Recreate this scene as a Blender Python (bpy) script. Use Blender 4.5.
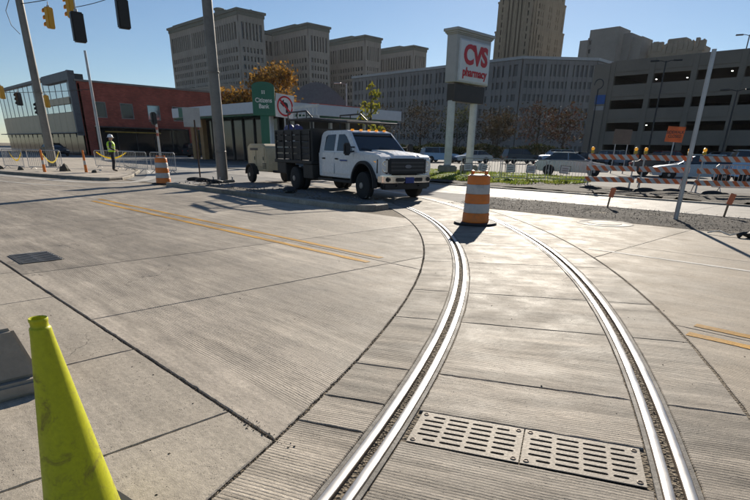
import bpy, bmesh, math, random
import numpy as np
from mathutils import Vector, Matrix, geometry
random.seed(7); np.random.seed(7)
R = math.radians
sc = bpy.context.scene
for o in list(bpy.data.objects): bpy.data.objects.remove(o)
COL = sc.collection

# ------------------------------------------------------------------ camera
# World axes follow the street grid: X along the main street, Y across it.
cd = bpy.data.cameras.new('camera'); cam = bpy.data.objects.new('camera', cd); COL.objects.link(cam)
cd.sensor_width = 36.0; cd.lens = 523/750*36; cd.shift_y = 115/750; cd.clip_start = .05; cd.clip_end = 4000
cam.matrix_world = Matrix.Translation((0, 0, 1.47)) @ Matrix.Rotation(R(45), 4, 'Z') @ Matrix.Rotation(R(67.5), 4, 'X') @ Matrix.Rotation(R(1.0), 4, 'Z')
sc.camera = cam
# ------------------------------------------------------------------ sky and sun
SUN_EL = R(22.0)
sdir = Vector((-.493, .870, 0)).normalized()          # horizontal direction towards the sun
W = bpy.data.worlds.new('World'); sc.world = W; W.use_nodes = True
nt = W.node_tree; bg = nt.nodes['Background']
sky = nt.nodes.new('ShaderNodeTexSky'); sky.sky_type = 'NISHITA'; sky.sun_disc = False
sky.sun_elevation = SUN_EL; sky.sun_rotation = math.atan2(sdir.x, sdir.y)
sky.altitude = 100; sky.air_density = 0.9; sky.dust_density = 0.08; sky.ozone_density = 3.6
nt.links.new(sky.outputs[0], bg.inputs[0]); bg.inputs[1].default_value = 0.054
ld = bpy.data.lights.new('sun', 'SUN'); ld.energy = 5.0; ld.angle = R(.55); ld.color = (1, .91, .78)
sun = bpy.data.objects.new('sun', ld); COL.objects.link(sun)
tosun = Vector((sdir.x*math.cos(SUN_EL), sdir.y*math.cos(SUN_EL), math.sin(SUN_EL)))
sun.rotation_euler = tosun.to_track_quat('Z', 'Y').to_euler(); sun.location = (0, 0, 60)
vs = sc.view_settings; vs.view_transform = 'Standard'; vs.look = 'None'; vs.gamma = 1; vs.exposure = 0.70; vs.use_curve_mapping = False

# ------------------------------------------------------------------ materials
MATS = {}
def newmat(name):
    m = bpy.data.materials.new(name); m.use_nodes = True; MATS[name] = m
    n = m.node_tree; return m, n, n.nodes['Principled BSDF']
class NB:
    """small helper for building node graphs"""
    def __init__(s, nt): s.nt = nt
    def n(s, t, **k):
        x = s.nt.nodes.new(t)
        for a, b in k.items(): setattr(x, a, b)
        return x
    def set(s, sock, v):
        if isinstance(v, bpy.types.NodeSocket): s.nt.links.new(v, sock)
        else: sock.default_value = v
    def math(s, op, a, b=None, c=None, clamp=False):
        x = s.n('ShaderNodeMath', operation=op, use_clamp=clamp); s.set(x.inputs[0], a)
        if b is not None: s.set(x.inputs[1], b)
        if c is not None: s.set(x.inputs[2], c)
        return x.outputs[0]
    def noise(s, vec, scale, detail=3, rough=.55, dist=0):
        x = s.n('ShaderNodeTexNoise'); s.set(x.inputs['Vector'], vec); x.inputs['Scale'].default_value = scale
        x.inputs['Detail'].default_value = detail; x.inputs['Roughness'].default_value = rough; x.inputs['Distortion'].default_value = dist
        return x.outputs[0]
    def voro(s, vec, scale):
        x = s.n('ShaderNodeTexVoronoi'); s.set(x.inputs['Vector'], vec); x.inputs['Scale'].default_value = scale
        return x.outputs['Distance']
    def rng(s, v, a, b, c=0., d=1., smooth=False):
        x = s.n('ShaderNodeMapRange', clamp=True); x.interpolation_type = 'SMOOTHSTEP' if smooth else 'LINEAR'
        for i, q in enumerate((v, a, b, c, d)): s.set(x.inputs[i], q)
        return x.outputs[0]
    def mix(s, f, a, b, mode='MIX'):
        x = s.n('ShaderNodeMix', data_type='RGBA', blend_type=mode); s.set(x.inputs[0], f)
        s.set(x.inputs[6], a if not isinstance(a, tuple) else (*a[:3], 1)); s.set(x.inputs[7], b if not isinstance(b, tuple) else (*b[:3], 1))
        return x.outputs[2]
    def mul(s, col, f):           # colour times scalar
        x = s.n('ShaderNodeVectorMath', operation='SCALE'); s.set(x.inputs[0], col); s.set(x.inputs['Scale'], f); return x.outputs[0]
    def xyz(s, v):
        x = s.n('ShaderNodeSeparateXYZ'); s.set(x.inputs[0], v); return x.outputs
    def comb(s, a, b, c=0.):
        x = s.n('ShaderNodeCombineXYZ')
        for i, q in enumerate((a, b, c)): s.set(x.inputs[i], q)
        return x.outputs[0]
    def bump(s, h, strength, dist=.01, normal=None):
        x = s.n('ShaderNodeBump'); x.inputs['Strength'].default_value = strength; x.inputs['Distance'].default_value = dist
        s.set(x.inputs['Height'], h)
        if normal is not None: s.set(x.inputs['Normal'], normal)
        return x.outputs[0]
def mat(name, col, rough=.6, metal=0., var=.18, scale=2.5, bump=0., bscale=40., spec=.5, dirt=0., emis=0., alpha=None):
    if name in MATS: return MATS[name]
    m, n, b = newmat(name); B = NB(n)
    co = B.n('ShaderNodeTexCoord').outputs['Object']
    f = B.noise(co, scale, 5, .6); f2 = B.noise(co, scale*9, 3, .6)
    k = B.math('ADD', B.rng(f, .25, .75, 1-var, 1+var), B.rng(f2, .3, .7, -var*.35, var*.35))
    c = B.mul((*col, ), k) if False else None
    rgb = B.n('ShaderNodeRGB'); rgb.outputs[0].default_value = (*col, 1)
    c = B.mul(rgb.outputs[0], k)
    if dirt > 0:
        d = B.noise(co, scale*1.7, 6, .7); d = B.rng(d, .5, .72, 0, dirt, True); c = B.mix(d, c, (.07, .06, .045))
    n.links.new(c, b.inputs['Base Color'])
    b.inputs['Roughness'].default_value = rough
    r = B.rng(f2, .2, .8, max(.02, rough-.08), min(1, rough+.1)); n.links.new(r, b.inputs['Roughness'])
    b.inputs['Metallic'].default_value = metal; b.inputs['Specular IOR Level'].default_value = spec
    if bump > 0: n.links.new(B.bump(B.noise(co, bscale, 5, .6), bump, .01), b.inputs['Normal'])
    if emis > 0: b.inputs['Emission Color'].default_value = (*col, 1); b.inputs['Emission Strength'].default_value = emis
    if alpha is not None: b.inputs['Alpha'].default_value = alpha
    return m
TC = (-21.74, -7.68)      # centre of the track curve
def concrete(name, col, groove=None, gs=.5, stain=.25, pitch=.021, pits=.5, coarse=1., edge=None):
    m, n, b = newmat(name); B = NB(n)
    pos = B.n('ShaderNodeNewGeometry').outputs['Position']; x, y, z = B.xyz(pos)
    big = B.noise(pos, .35, 5, .6); med = B.noise(pos, 2.3, 6, .65); fine = B.noise(pos, 26, 4, .7); sp = B.noise(pos, 170, 2, .6)
    if groove == 'radial':
        dx = B.math('SUBTRACT', x, TC[0]); dy = B.math('SUBTRACT', y, TC[1])
        t = B.math('MULTIPLY', B.math('ARCTAN2', dy, dx), 22.9)
        r = B.math('SQRT', B.math('ADD', B.math('MULTIPLY', dx, dx), B.math('MULTIPLY', dy, dy)))
    else: t, r = y, x
    sv = B.comb(B.math('MULTIPLY', t, 5.), B.math('MULTIPLY', r, .55))
    streak = B.noise(sv, 1.3, 6, .65, .3)
    sv2 = B.comb(B.math('MULTIPLY', t, 38.), B.math('MULTIPLY', r, 1.7)); streak2 = B.noise(sv2, 1., 4, .6)
    k = B.rng(big, .3, .7, 1-stain*.8, 1+stain*.5)
    k = B.math('MULTIPLY', k, B.rng(med, .25, .75, 1-stain*.7, 1+stain*.6))
    k = B.math('MULTIPLY', k, B.rng(fine, .28, .72, 1-.24*coarse, 1+.18*coarse))
    k = B.math('MULTIPLY', k, B.rng(sp, .32, .68, 1-.24*coarse, 1+.22*coarse))
    k = B.math('MULTIPLY', k, B.rng(streak, .28, .72, 1-stain*1.3, 1+stain*.7))
    k = B.math('MULTIPLY', k, B.rng(streak2, .3, .7, 1-stain*.35, 1+stain*.35))
    pv = B.voro(pos, 24.); pm = B.noise(pos, 3.1, 3)
    pv2 = B.voro(B.n('ShaderNodeVectorMath', operation='SCALE').outputs[0], 1.) if False else B.voro(pos, 61.)
    pit = B.math('MULTIPLY', B.rng(pv, .07, .13, 1, 0), B.rng(pm, .5, .62, 0, pits))
    pit = B.math('MAXIMUM', pit, B.math('MULTIPLY', B.rng(pv2, .12, .2, .8, 0), B.rng(B.noise(pos, 7., 2), .5, .6, 0, pits)))
    h = B.math('ADD', B.math('MULTIPLY', fine, .35), B.math('MULTIPLY', sp, .12))
    h = B.math('SUBTRACT', h, pit)
    k = B.math('MULTIPLY', k, B.math('SUBTRACT', 1, B.math('MULTIPLY', pit, .6)))
    if groove:
        wob = B.math('ADD', B.math('MULTIPLY', B.noise(B.comb(B.math('MULTIPLY', t, 2.), B.math('MULTIPLY', r, .8)), 1., 2), .06), B.math('MULTIPLY', fine, .008))
        s = B.math('SINE', B.math('MULTIPLY', B.math('ADD', t, wob), 2*math.pi/pitch))
        g = B.rng(s, -.1, .75, 0, 1, True)
        gm = B.rng(B.noise(B.comb(B.math('MULTIPLY', t, 7.), B.math('MULTIPLY', r, 1.2)), 1., 5, .65), .3, .62, .12, 1)
        brk = B.noise(B.comb(B.math('MULTIPLY', t, 48.), B.math('MULTIPLY', r, 5.)), 1., 4, .7)
        g = B.math('MULTIPLY', g, gm); g = B.math('MULTIPLY', g, B.rng(fine, .32, .58, .25, 1)); g = B.math('MULTIPLY', g, B.rng(brk, .36, .56, .2, 1))
        if edge is not None: g = B.math('MULTIPLY', g, B.rng(B.math('ADD', y, B.math('MULTIPLY', med, .16)), edge, edge+.1, 0, 1, True))
        k = B.math('MULTIPLY', k, B.math('SUBTRACT', 1, B.math('MULTIPLY', g, gs)))
        h = B.math('SUBTRACT', h, B.math('MULTIPLY', g, .42))
    k = B.math('MULTIPLY', k, B.rng(B.n('ShaderNodeObjectInfo').outputs['Random'], 0, 1, .85, 1.1))
    wv = B.n('ShaderNodeVectorMath', operation='ADD'); n.links.new(pos, wv.inputs[0]); dn = B.n('ShaderNodeTexNoise'); n.links.new(pos, dn.inputs['Vector']); dn.inputs['Scale'].default_value = 2.2; dn.inputs['Detail'].default_value = 6
    dsc = B.n('ShaderNodeVectorMath', operation='SCALE'); n.links.new(dn.outputs['Color'], dsc.inputs[0]); dsc.inputs['Scale'].default_value = .9; n.links.new(dsc.outputs[0], wv.inputs[1])
    vc = B.n('ShaderNodeTexVoronoi', feature='DISTANCE_TO_EDGE'); n.links.new(wv.outputs[0], vc.inputs['Vector']); vc.inputs['Scale'].default_value = .33
    crack = B.math('MULTIPLY', B.rng(vc.outputs['Distance'], .0008, .0028, 1, 0), B.rng(B.noise(pos, .5, 2), .5, .58, 0, .6)); k = B.math('MULTIPLY', k, B.math('SUBTRACT', 1, crack))
    if groove == 'u':                                   # oil and tyre wear down the lanes
        wear = B.math('MAXIMUM', B.rng(B.math('ABSOLUTE', B.math('SUBTRACT', y, 3.35)), .1, .75, 1, 0, True), B.rng(B.math('ABSOLUTE', B.math('SUBTRACT', y, 7.2)), .1, .75, 1, 0, True))
        k = B.math('MULTIPLY', k, B.math('SUBTRACT', 1, B.math('MULTIPLY', wear, B.rng(streak, .3, .65, .03, .24))))
    k = B.math('MULTIPLY', k, B.rng(B.noise(pos, 1.7, 7, .75, .4), .60, .74, 1, .70, True))
    rgb = B.n('ShaderNodeRGB'); rgb.outputs[0].default_value = (*col, 1)
    c = B.mul(rgb.outputs[0], k)
    c = B.mix(B.rng(B.noise(pos, 1.1, 4), .45, .75, 0, .35), c, B.mul(rgb.outputs[0], B.math('MULTIPLY', k, .82)))
    n.links.new(c, b.inputs['Base Color']); b.inputs['Specular IOR Level'].default_value = .17
    n.links.new(B.rng(med, .3, .7, .62, .85), b.inputs['Roughness'])
    n.links.new(B.bump(h, .75, .012), b.inputs['Normal'])
    return m
C_ROAD = concrete('road_concrete', (.425, .372, .305), 'u', .72, .3, edge=1.72)
C_TRACK = concrete('track_concrete', (.43, .375, .305), 'radial', .55, .5, .023, .6)
C_WALK = concrete('sidewalk_concrete', (.46, .405, .33), None, 0, .17, pits=1.)
C_GUT = concrete('gutter_concrete', (.44, .395, .33), None, 0, .18, pits=.4)
C_FAR = concrete('far_concrete', (.41, .38, .335), 'u', .2, .22)
C_RIGHT = concrete('right_road_concrete', (.40, .34, .265), 'u', .32, .22)
C_KERB = concrete('kerb_concrete', (.36, .32, .26), None, 0, .3)
def ground_mat(name, ca, cb, sc1=9., bump=1., dist=.03):
    m, n, b = newmat(name); B = NB(n); pos = B.n('ShaderNodeNewGeometry').outputs['Position']
    f = B.noise(pos, sc1, 6, .7); v = B.voro(pos, sc1*5); big = B.noise(pos, .6, 4)
    k = B.math('ADD', B.math('MULTIPLY', f, .65), B.math('MULTIPLY', v, .55))
    c = B.mix(B.rng(k, .3, .75), ca, cb); c = B.mul(c, B.rng(big, .3, .7, .75, 1.2))
    n.links.new(c, b.inputs['Base Color']); b.inputs['Roughness'].default_value = .92; b.inputs['Specular IOR Level'].default_value = .25
    n.links.new(B.bump(k, bump, dist), b.inputs['Normal']); return m
G_DIRT = ground_mat('dirt', (.11, .088, .062), (.21, .175, .13))
G_GRAVEL = ground_mat('asphalt_millings', (.03, .027, .024), (.12, .105, .09), 22.)
G_ASPH = ground_mat('old_asphalt', (.17, .165, .155), (.25, .24, .225), 25., .4, .01)
G_LOT = ground_mat('lot_asphalt', (.10, .095, .088), (.17, .16, .145), 20., .4, .01)
G_EARTH = ground_mat('earth_bank', (.03, .025, .019), (.075, .062, .046), 6.)
G_STONE = ground_mat('stone', (.15, .13, .105), (.32, .28, .225), 20.)

STEEL = mat('galvanised_steel', (.42, .42, .42), .45, .7, .2, 1.5)
POLE = mat('weathered_pole', (.20, .185, .16), .5, .35, .25, 1.2, dirt=.35)
BLACK = mat('black_paint', (.014, .014, .015), .45)
RUBBER = mat('rubber', (.022, .021, .02), .8, bump=.3)
ORANGE = mat('orange_plastic', (.74, .19, .015), .42, var=.12, dirt=.3)
REFL = mat('white_reflective', (.50, .475, .44), .5, dirt=.35)
WHITEP = mat('white_paint', (.78, .78, .77), .35, var=.06)
GLASS = mat('dark_glass', (.015, .018, .02), .06, spec=.8, var=.1)
CHROME = mat('chrome', (.7, .7, .7), .15, 1.)
AMBER = mat('amber_lens', (.9, .38, .02), .25, emis=.25)
WOOD = mat('weathered_wood', (.30, .20, .12), .8, bump=.4)
GREYP = mat('grey_paint', (.30, .30, .30), .5)

# ------------------------------------------------------------------ mesh helpers
class MB:
    def __init__(s): s.bm = bmesh.new()
    def _x(s, vs, rot, c):
        if rot is not None:
            M_ = rot if isinstance(rot, Matrix) else Matrix.Rotation(rot, 3, 'Z')
            for v in vs: v.co = M_ @ v.co
        for v in vs: v.co += Vector(c)
    def box(s, c, d, rot=None, bevel=0, seg=2, taper=1.):
        b = bmesh.new(); g = bmesh.ops.create_cube(b, size=1)
        for v in b.verts:
            k = taper if v.co.z > 0 else 1
            v.co = Vector((v.co.x*d[0]*k, v.co.y*d[1]*k, v.co.z*d[2]))
        if bevel > 0: bmesh.ops.bevel(b, geom=list(b.edges), offset=min(bevel, min(d)*.45), segments=seg, affect='EDGES', clamp_overlap=True)
        s._x(b.verts, rot, c); s._merge(b); return s
    def _merge(s, b):
        me = bpy.data.meshes.new('tmp'); b.to_mesh(me); b.free(); s.bm.from_mesh(me); bpy.data.meshes.remove(me)
    def tube(s, pts, rad, n=10, caps=True, closed=False):
        pts = [Vector(p) for p in pts]; N = len(pts)
        rs = rad if isinstance(rad, (list, tuple)) else [rad]*N
        rings = []; up = None
        for i, p in enumerate(pts):
            a = pts[max(i-1, 0)]; b = pts[min(i+1, N-1)]; t = (b-a).normalized()
            if up is None: up = Vector((0, 0, 1)) if abs(t.z) < .9 else Vector((1, 0, 0))
            xx = t.cross(up).normalized(); up = xx.cross(t).normalized()
            rings.append([s.bm.verts.new(p + (xx*math.cos(2*math.pi*j/n)+up*math.sin(2*math.pi*j/n))*rs[i]) for j in range(n)])
        for i in range(N-1):
            for j in range(n): s.bm.faces.new((rings[i][j], rings[i][(j+1) % n], rings[i+1][(j+1) % n], rings[i+1][j]))
        if caps: s.bm.faces.new(rings[0][::-1]); s.bm.faces.new(rings[-1])
        return s
    def lathe(s, prof, c=(0, 0, 0), n=24, axis='Z', cap=True):
        rings = []
        for r_, z in prof:
            rg = []
            for j in range(n):
                a = 2*math.pi*j/n; x, y = r_*math.cos(a), r_*math.sin(a)
                p = (x, y, z) if axis == 'Z' else ((x, z, y) if axis == 'Y' else (z, x, y))
                rg.append(s.bm.verts.new(Vector(p)+Vector(c)))
            rings.append(rg)
        for i in range(len(rings)-1):
            for j in range(n): s.bm.faces.new((rings[i][j], rings[i][(j+1) % n], rings[i+1][(j+1) % n], rings[i+1][j]))
        if cap: s.bm.faces.new(rings[0][::-1]); s.bm.faces.new(rings[-1])
        return s
    def prism(s, poly, f0, f1, bevel=0, seg=2):
        """closed solid between two mappings of a 2-D outline"""
        b = bmesh.new(); A = [b.verts.new(f0(*p)) for p in poly]; Bv = [b.verts.new(f1(*p)) for p in poly]; n = len(poly)
        b.faces.new(A[::-1]); b.faces.new(Bv)
        for i in range(n): b.faces.new((A[i], A[(i+1) % n], Bv[(i+1) % n], Bv[i]))
        if bevel > 0:
            b.normal_update()
            es = [e for e in b.edges if len(e.link_faces) == 2 and e.calc_face_angle(0) > R(25)]
            bmesh.ops.bevel(b, geom=es, offset=bevel, segments=seg, affect='EDGES', clamp_overlap=True)
        s._merge(b); return s
    def quad(s, *p): s.bm.faces.new([s.bm.verts.new(q) for q in p]); return s
    def obox(s, p0, p1, d0, d1, z0, z1):
        """box along the plan line p0-p1, from depth d0 to d1 on its right-hand (outer) side"""
        a = Vector((p0[0], p0[1])); b = Vector((p1[0], p1[1])); t = (b-a).normalized(); nn = Vector((t.y, -t.x))
        q = [a+nn*d0, b+nn*d0, b+nn*d1, a+nn*d1]
        lo = [s.bm.verts.new((v.x, v.y, z0)) for v in q]; hi = [s.bm.verts.new((v.x, v.y, z1)) for v in q]
        s.bm.faces.new(lo); s.bm.faces.new(hi[::-1])
        for i in range(4): s.bm.faces.new((lo[i], hi[i], hi[(i+1) % 4], lo[(i+1) % 4]))
        return s
    def out(s, name, m, parent=None, smooth=35):
        bmesh.ops.recalc_face_normals(s.bm, faces=list(s.bm.faces))
        me = bpy.data.meshes.new(name); s.bm.to_mesh(me); s.bm.free()
        return link(name, me, m, parent, smooth)
def link(name, me, m, parent=None, smooth=35):
    for mm in (m if isinstance(m, (list, tuple)) else [m]): me.materials.append(mm)
    if smooth and len(me.polygons):
        me.polygons.foreach_set('use_smooth', [True]*len(me.polygons)); me.set_sharp_from_angle(angle=R(smooth))
    o = bpy.data.objects.new(name, me); COL.objects.link(o)
    if parent is not None: o.parent = parent
    return o
def tag(o, label=None, cat=None, group=None, kind=None):
    if label: o['label'] = label
    if cat: o['category'] = cat
    if group: o['group'] = group
    if kind: o['kind'] = kind
    return o
def thing(name, label, cat, loc=(0, 0, 0), rz=0., group=None):
    o = bpy.data.objects.new(name, None); o.empty_display_size = .2; COL.objects.link(o); o.location = loc; o.rotation_euler = (0, 0, rz)
    return tag(o, label, cat, group)
def struct(o): return tag(o, kind='structure')
def dup(o, loc=None, rz=None, label=None, parent=None, scale=None):
    c = o.copy(); COL.objects.link(c)
    if parent is not None: c.parent = parent
    if loc is not None: c.location = loc
    if rz is not None: c.rotation_euler = (0, 0, rz)
    if scale is not None: c.scale = scale
    if label: c['label'] = label
    for ch in list(o.children): dup(ch, parent=c)
    return c
def setmat(root, old, new):
    """give one copy its own colour"""
    for o in [root]+list(root.children_recursive):
        if o.type == 'MESH' and any(s.material == old for s in o.material_slots):
            for s in o.material_slots:
                if s.material == old: s.link = 'OBJECT'; s.material = new
def text_mesh(body, size, extrude=.004, offset=0., align='CENTER', space=1., sx=1.):
    c = bpy.data.curves.new('txt', 'FONT'); c.body = body; c.size = size; c.extrude = extrude; c.offset = offset
    c.align_x = align; c.align_y = 'CENTER'; c.space_line = .95; c.space_character = space; c.resolution_u = 4
    o = bpy.data.objects.new('txt', c); COL.objects.link(o); bpy.context.view_layer.update()
    me = bpy.data.meshes.new_from_object(o.evaluated_get(bpy.context.evaluated_depsgraph_get()))
    bpy.data.objects.remove(o); bpy.data.curves.remove(c)
    if sx != 1: me.transform(Matrix.Diagonal((sx, 1, 1, 1)))
    return me
def flat_mesh(loops, extrude):
    """2-D outline with holes, extruded (first loop outer)"""
    c = bpy.data.curves.new('pl', 'CURVE'); c.dimensions = '2D'; c.fill_mode = 'BOTH'; c.extrude = extrude
    for lp in loops:
        s = c.splines.new('POLY'); s.points.add(len(lp)-1); s.use_cyclic_u = True
        for p, q in zip(s.points, lp): p.co = (q[0], q[1], 0, 1)
    o = bpy.data.objects.new('pl', c); COL.objects.link(o); bpy.context.view_layer.update()
    me = bpy.data.meshes.new_from_object(o.evaluated_get(bpy.context.evaluated_depsgraph_get()))
    bpy.data.objects.remove(o); bpy.data.curves.remove(c); return me
def face_mat(normal):            # matrix that stands an XY drawing up so that it faces the plan direction 'normal'
    n = Vector((normal[0], normal[1], 0)).normalized(); x = Vector((-n.y, n.x, 0))
    return Matrix(((x.x, 0, n.x, 0), (x.y, 0, n.y, 0), (0, 1, 0, 0), (0, 0, 0, 1)))

# ------------------------------------------------------------------ ground
def clip(poly, a, b, c):         # keep a*x+b*y<=c
    out = []
    for i in range(len(poly)):
        p, q_ = poly[i], poly[(i+1) % len(poly)]; dp = a*p[0]+b*p[1]-c; dq = a*q_[0]+b*q_[1]-c
        if dp <= 0: out.append(p)
        if (dp < 0 < dq) or (dq < 0 < dp):
            t = dp/(dp-dq); out.append((p[0]+(q_[0]-p[0])*t, p[1]+(q_[1]-p[1])*t))
    return out
def clip_rect(poly, u0, u1, v0, v1):
    for k in ((-1, 0, -u0), (1, 0, u1), (0, -1, -v0), (0, 1, v1)):
        if len(poly) < 3: return []
        poly = clip(poly, *k)
    return poly
def area(p): return .5*sum(p[i][0]*p[(i+1) % len(p)][1]-p[(i+1) % len(p)][0]*p[i][1] for i in range(len(p)))
def slab(name, poly, m, parent, jit=.004, gap=.005, z1=0., thick=.06):
    if len(poly) < 3 or abs(area(poly)) < .004: return None
    if area(poly) < 0: poly = poly[::-1]
    pts = []
    for i in range(len(poly)):
        p = Vector(poly[i]); q_ = Vector(poly[(i+1) % len(poly)]); L = (q_-p).length
        if L < 1e-4: continue
        mid = (p+q_)/2; dist = mid.length; step = .05 if dist < 4 else (.12 if dist < 8 else (.5 if dist < 15 else 3))
        k = max(1, min(60, int(L/step)))
        for j in range(k): pts.append(p+(q_-p)*j/k)
    n = len(pts); ring = []
    for i in range(n):
        t = (pts[(i+1) % n]-pts[i-1]); t = t.normalized() if t.length > 1e-6 else Vector((1, 0)); nn = Vector((-t.y, t.x))
        ring.append((pts[i], nn, gap+abs(random.gauss(0, 1))*jit*(.3 if pts[i].length > 9 else 1)))
    b = MB(); bm = b.bm
    t2 = [p+nn*(g+.006) for p, nn, g in ring]
    top = [bm.verts.new((*p, z1)) for p in t2]
    mid = [bm.verts.new((*(p+nn*g), z1-.006)) for p, nn, g in ring]
    low = [bm.verts.new((*(p+nn*g), z1-thick)) for p, nn, g in ring]
    V, _, F, OV, _, _ = geometry.delaunay_2d_cdt([Vector(p) for p in t2], [], [list(range(n))], 1, 1e-5)
    vv = [top[o[0]] if len(o) else bm.verts.new((*V[i], z1)) for i, o in enumerate(OV)]
    for f in F:
        try: bm.faces.new([vv[i] for i in f])
        except ValueError: pass
    for A, Bq in ((top, mid), (mid, low)):
        for i in range(n): bm.faces.new((A[i], Bq[i], Bq[(i+1) % n], A[(i+1) % n]))
    return b.out(name, m, parent, 0)
def arc(r, a0, a1, n): return [(TC[0]+r*math.cos(R(a0+(a1-a0)*i/n)), TC[1]+r*math.sin(R(a0+(a1-a0)*i/n))) for i in range(n+1)]
def sheet(name, poly, m, z, parent=None):
    b = MB(); b.bm.faces.new([b.bm.verts.new((*p, z)) for p in poly]); bmesh.ops.triangulate(b.bm, faces=list(b.bm.faces)); return b.out(name, m, parent, 0)
def group_root(name): o = bpy.data.objects.new(name, None); COL.objects.link(o); return struct(o)
B_ = 1150
struct(sheet('ground', [(-B_, -B_), (B_, -B_), (B_, B_), (-B_, B_)], G_DIRT, -.012))
R_EL, R_ER, R_L, R_R = 21.6, 24.15, 22.13, 23.60
# near roadway, left of the track
road = group_root('road')
reg = arc(R_EL, 24.75, 51.5, 60)+[(-75, 9.22), (-75, 1.346)]
us = [-75, -66, -57, -49, -41, -35, -30, -25.5, -21, -16.5, -12, -7.4, -5.0, 8]
for a, b in zip(us[:-1], us[1:]):
    for c, d in ((1.2, 5.27), (5.27, 9.3)): slab('road_slab', clip_rect(reg, a, b, c, d), C_ROAD, road, .003, .004)
walk = group_root('sidewalk')
reg = arc(R_EL, 1, 24.72, 60)+[(-22, 1.343), (-22, -7.3)]
ws = [-22, -18, -14.5, -11, -9.2, -7.6, -6.07, -4.0, -2.58, 3]
for a, b in zip(ws[:-1], ws[1:]):
    for c, d in ((-8, -4.2), (-4.2, -1.4), (-1.4, 1.4)): slab('sidewalk_slab', clip_rect(reg, a, b, c, d), C_WALK, walk, .0025, .003)
# curved track slab
trk = group_root('track_slab')
main = [8, 12, 16, 20, 23.2]
def band(r0, r1, joints):
    for a, b in zip(joints[:-1], joints[1:]):
        n = max(2, int((b-a)*3)); slab('track_panel', arc(r0, a, b, n)+arc(r1, b, a, n), C_TRACK, trk, .003, .004)
far_j = [27.9, 31.15, 34.0, 38.4, 42.2, 45.8, 49.4, 53, 57, 61, 66, 72, 80, 90]
band(R_EL+.008, R_L-.103, [8, 12, 16, 20, 22.6, 25.4, 26.37]+far_j)
band(R_L+.103, R_R-.103, [8, 12, 16, 20, 23.2, 25.40]); band(R_L+.103, R_R-.103, [26.36]+far_j)
band(R_R+.103, R_ER, [8, 12, 16, 20, 24.5]+far_j)
# roadway right of the track
rr = group_root('side_road')
reg = arc(R_ER+.015, -15, 57.1, 60)+[(45, 12.6), (45, -13.8)]
us = [-12, -3.3, 1.1, 5.5, 10, 15, 22, 30, 45]
for a, b in zip(us[:-1], us[1:]):
    for c, d in ((-14, -7), (-7, -1.5), (-1.5, 5.25), (5.25, 9.4), (9.4, 12.7)): slab('road_slab', clip_rect(reg, a, b, c, d), C_RIGHT, rr, .003, .003)
# painted lines
YEL = concrete('yellow_road_paint', (.50, .26, .03), None, 0, .35, pits=1.); WHL = concrete('white_road_paint', (.62, .60, .55), None, 0, .3, pits=1.)
def line(name, u0, v0, u1, v1, w, m):
    b = MB(); d = Vector((u1-u0, v1-v0)); L = d.length; d.normalize(); nn = Vector((-d.y, d.x)); k = max(2, int(L/.12)); pr = None
    for i in range(k+1):
        c = Vector((u0, v0))+d*L*i/k; e = [random.uniform(-.008, .008) for _ in range(2)]
        cur = [b.bm.verts.new((*(c+nn*(w/2+e[0])), .004)), b.bm.verts.new((*(c-nn*(w/2+e[1])), .004))]
        if pr: b.bm.faces.new((pr[0], cur[0], cur[1], pr[1]))
        pr = cur
    return struct(b.out(name, m, None, 0))
line('yellow_line', -16.7, 5.40, -5.34, 5.43, .11, YEL); line('yellow_line', -16.2, 5.06, -5.24, 5.07, .11, YEL)
line('yellow_line', -1.19, 5.38, 9, 5.38, .11, YEL); line('yellow_line', -1.16, 5.06, 9, 5.06, .11, YEL)
line('white_line', -3.7, 8.63, 14, 8.80, .08, WHL)
# rails: polished heads either side of a flangeway
RAIL = None
def rail_mat():
    m, n, b = newmat('polished_rail'); B = NB(n); pos = B.n('ShaderNodeNewGeometry').outputs['Position']; x, y, z = B.xyz(pos)
    dx = B.math('SUBTRACT', x, TC[0]); dy = B.math('SUBTRACT', y, TC[1])
    r = B.math('SQRT', B.math('ADD', B.math('MULTIPLY', dx, dx), B.math('MULTIPLY', dy, dy))); t = B.math('MULTIPLY', B.math('ARCTAN2', dy, dx), 22.9)
    s = B.noise(B.comb(B.math('MULTIPLY', r, 260), B.math('MULTIPLY', t, 1.2)), 1., 4); d = B.noise(pos, 7, 5, .7)
    n.links.new(B.mix(B.rng(d, .52, .75, 0, .55), (.42, .41, .40), (.20, .17, .14)), b.inputs['Base Color'])
    hc = B.math('ABSOLUTE', B.math('SUBTRACT', B.math('ABSOLUTE', B.math('SUBTRACT', B.math('ABSOLUTE', B.math('SUBTRACT', r, 22.865)), .735)), .049))
    ed = B.rng(B.math('ADD', hc, B.math('MULTIPLY', d, .016)), .026, .034, 0, 1, True)
    n.links.new(B.mix(ed, B.mix(B.rng(d, .52, .75, 0, .45), (.38, .37, .36), (.19, .16, .13)), (.16, .12, .085)), b.inputs['Base Color'])
    n.links.new(B.math('SUBTRACT', .95, B.math('MULTIPLY', ed, .8)), b.inputs['Metallic']); n.links.new(B.math('ADD', B.rng(s, .3, .7, .30, .46), B.rng(B.noise(pos, 2.2, 4), .4, .7, 0, .14)), b.inputs['Roughness'])
    n.links.new(B.bump(s, .12, .002), b.inputs['Normal']); return m
RAIL = rail_mat()
C_BOOT = concrete('rail_boot', (.27, .25, .22), None, 0, .3, coarse=1.5)
def sweep(name, prof, a0, a1, n, m, parent):
    b = MB(); prev = None
    for i in range(n+1):
        a = R(a0+(a1-a0)*i/n); ca, sa = math.cos(a), math.sin(a)
        cur = [b.bm.verts.new((TC[0]+r_*ca, TC[1]+r_*sa, z)) for r_, z in prof]
        if prev:
            for j in range(len(prof)-1): b.bm.faces.new((prev[j], prev[j+1], cur[j+1], cur[j]))
        prev = cur
    return b.out(name, m, parent, 50)
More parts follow.
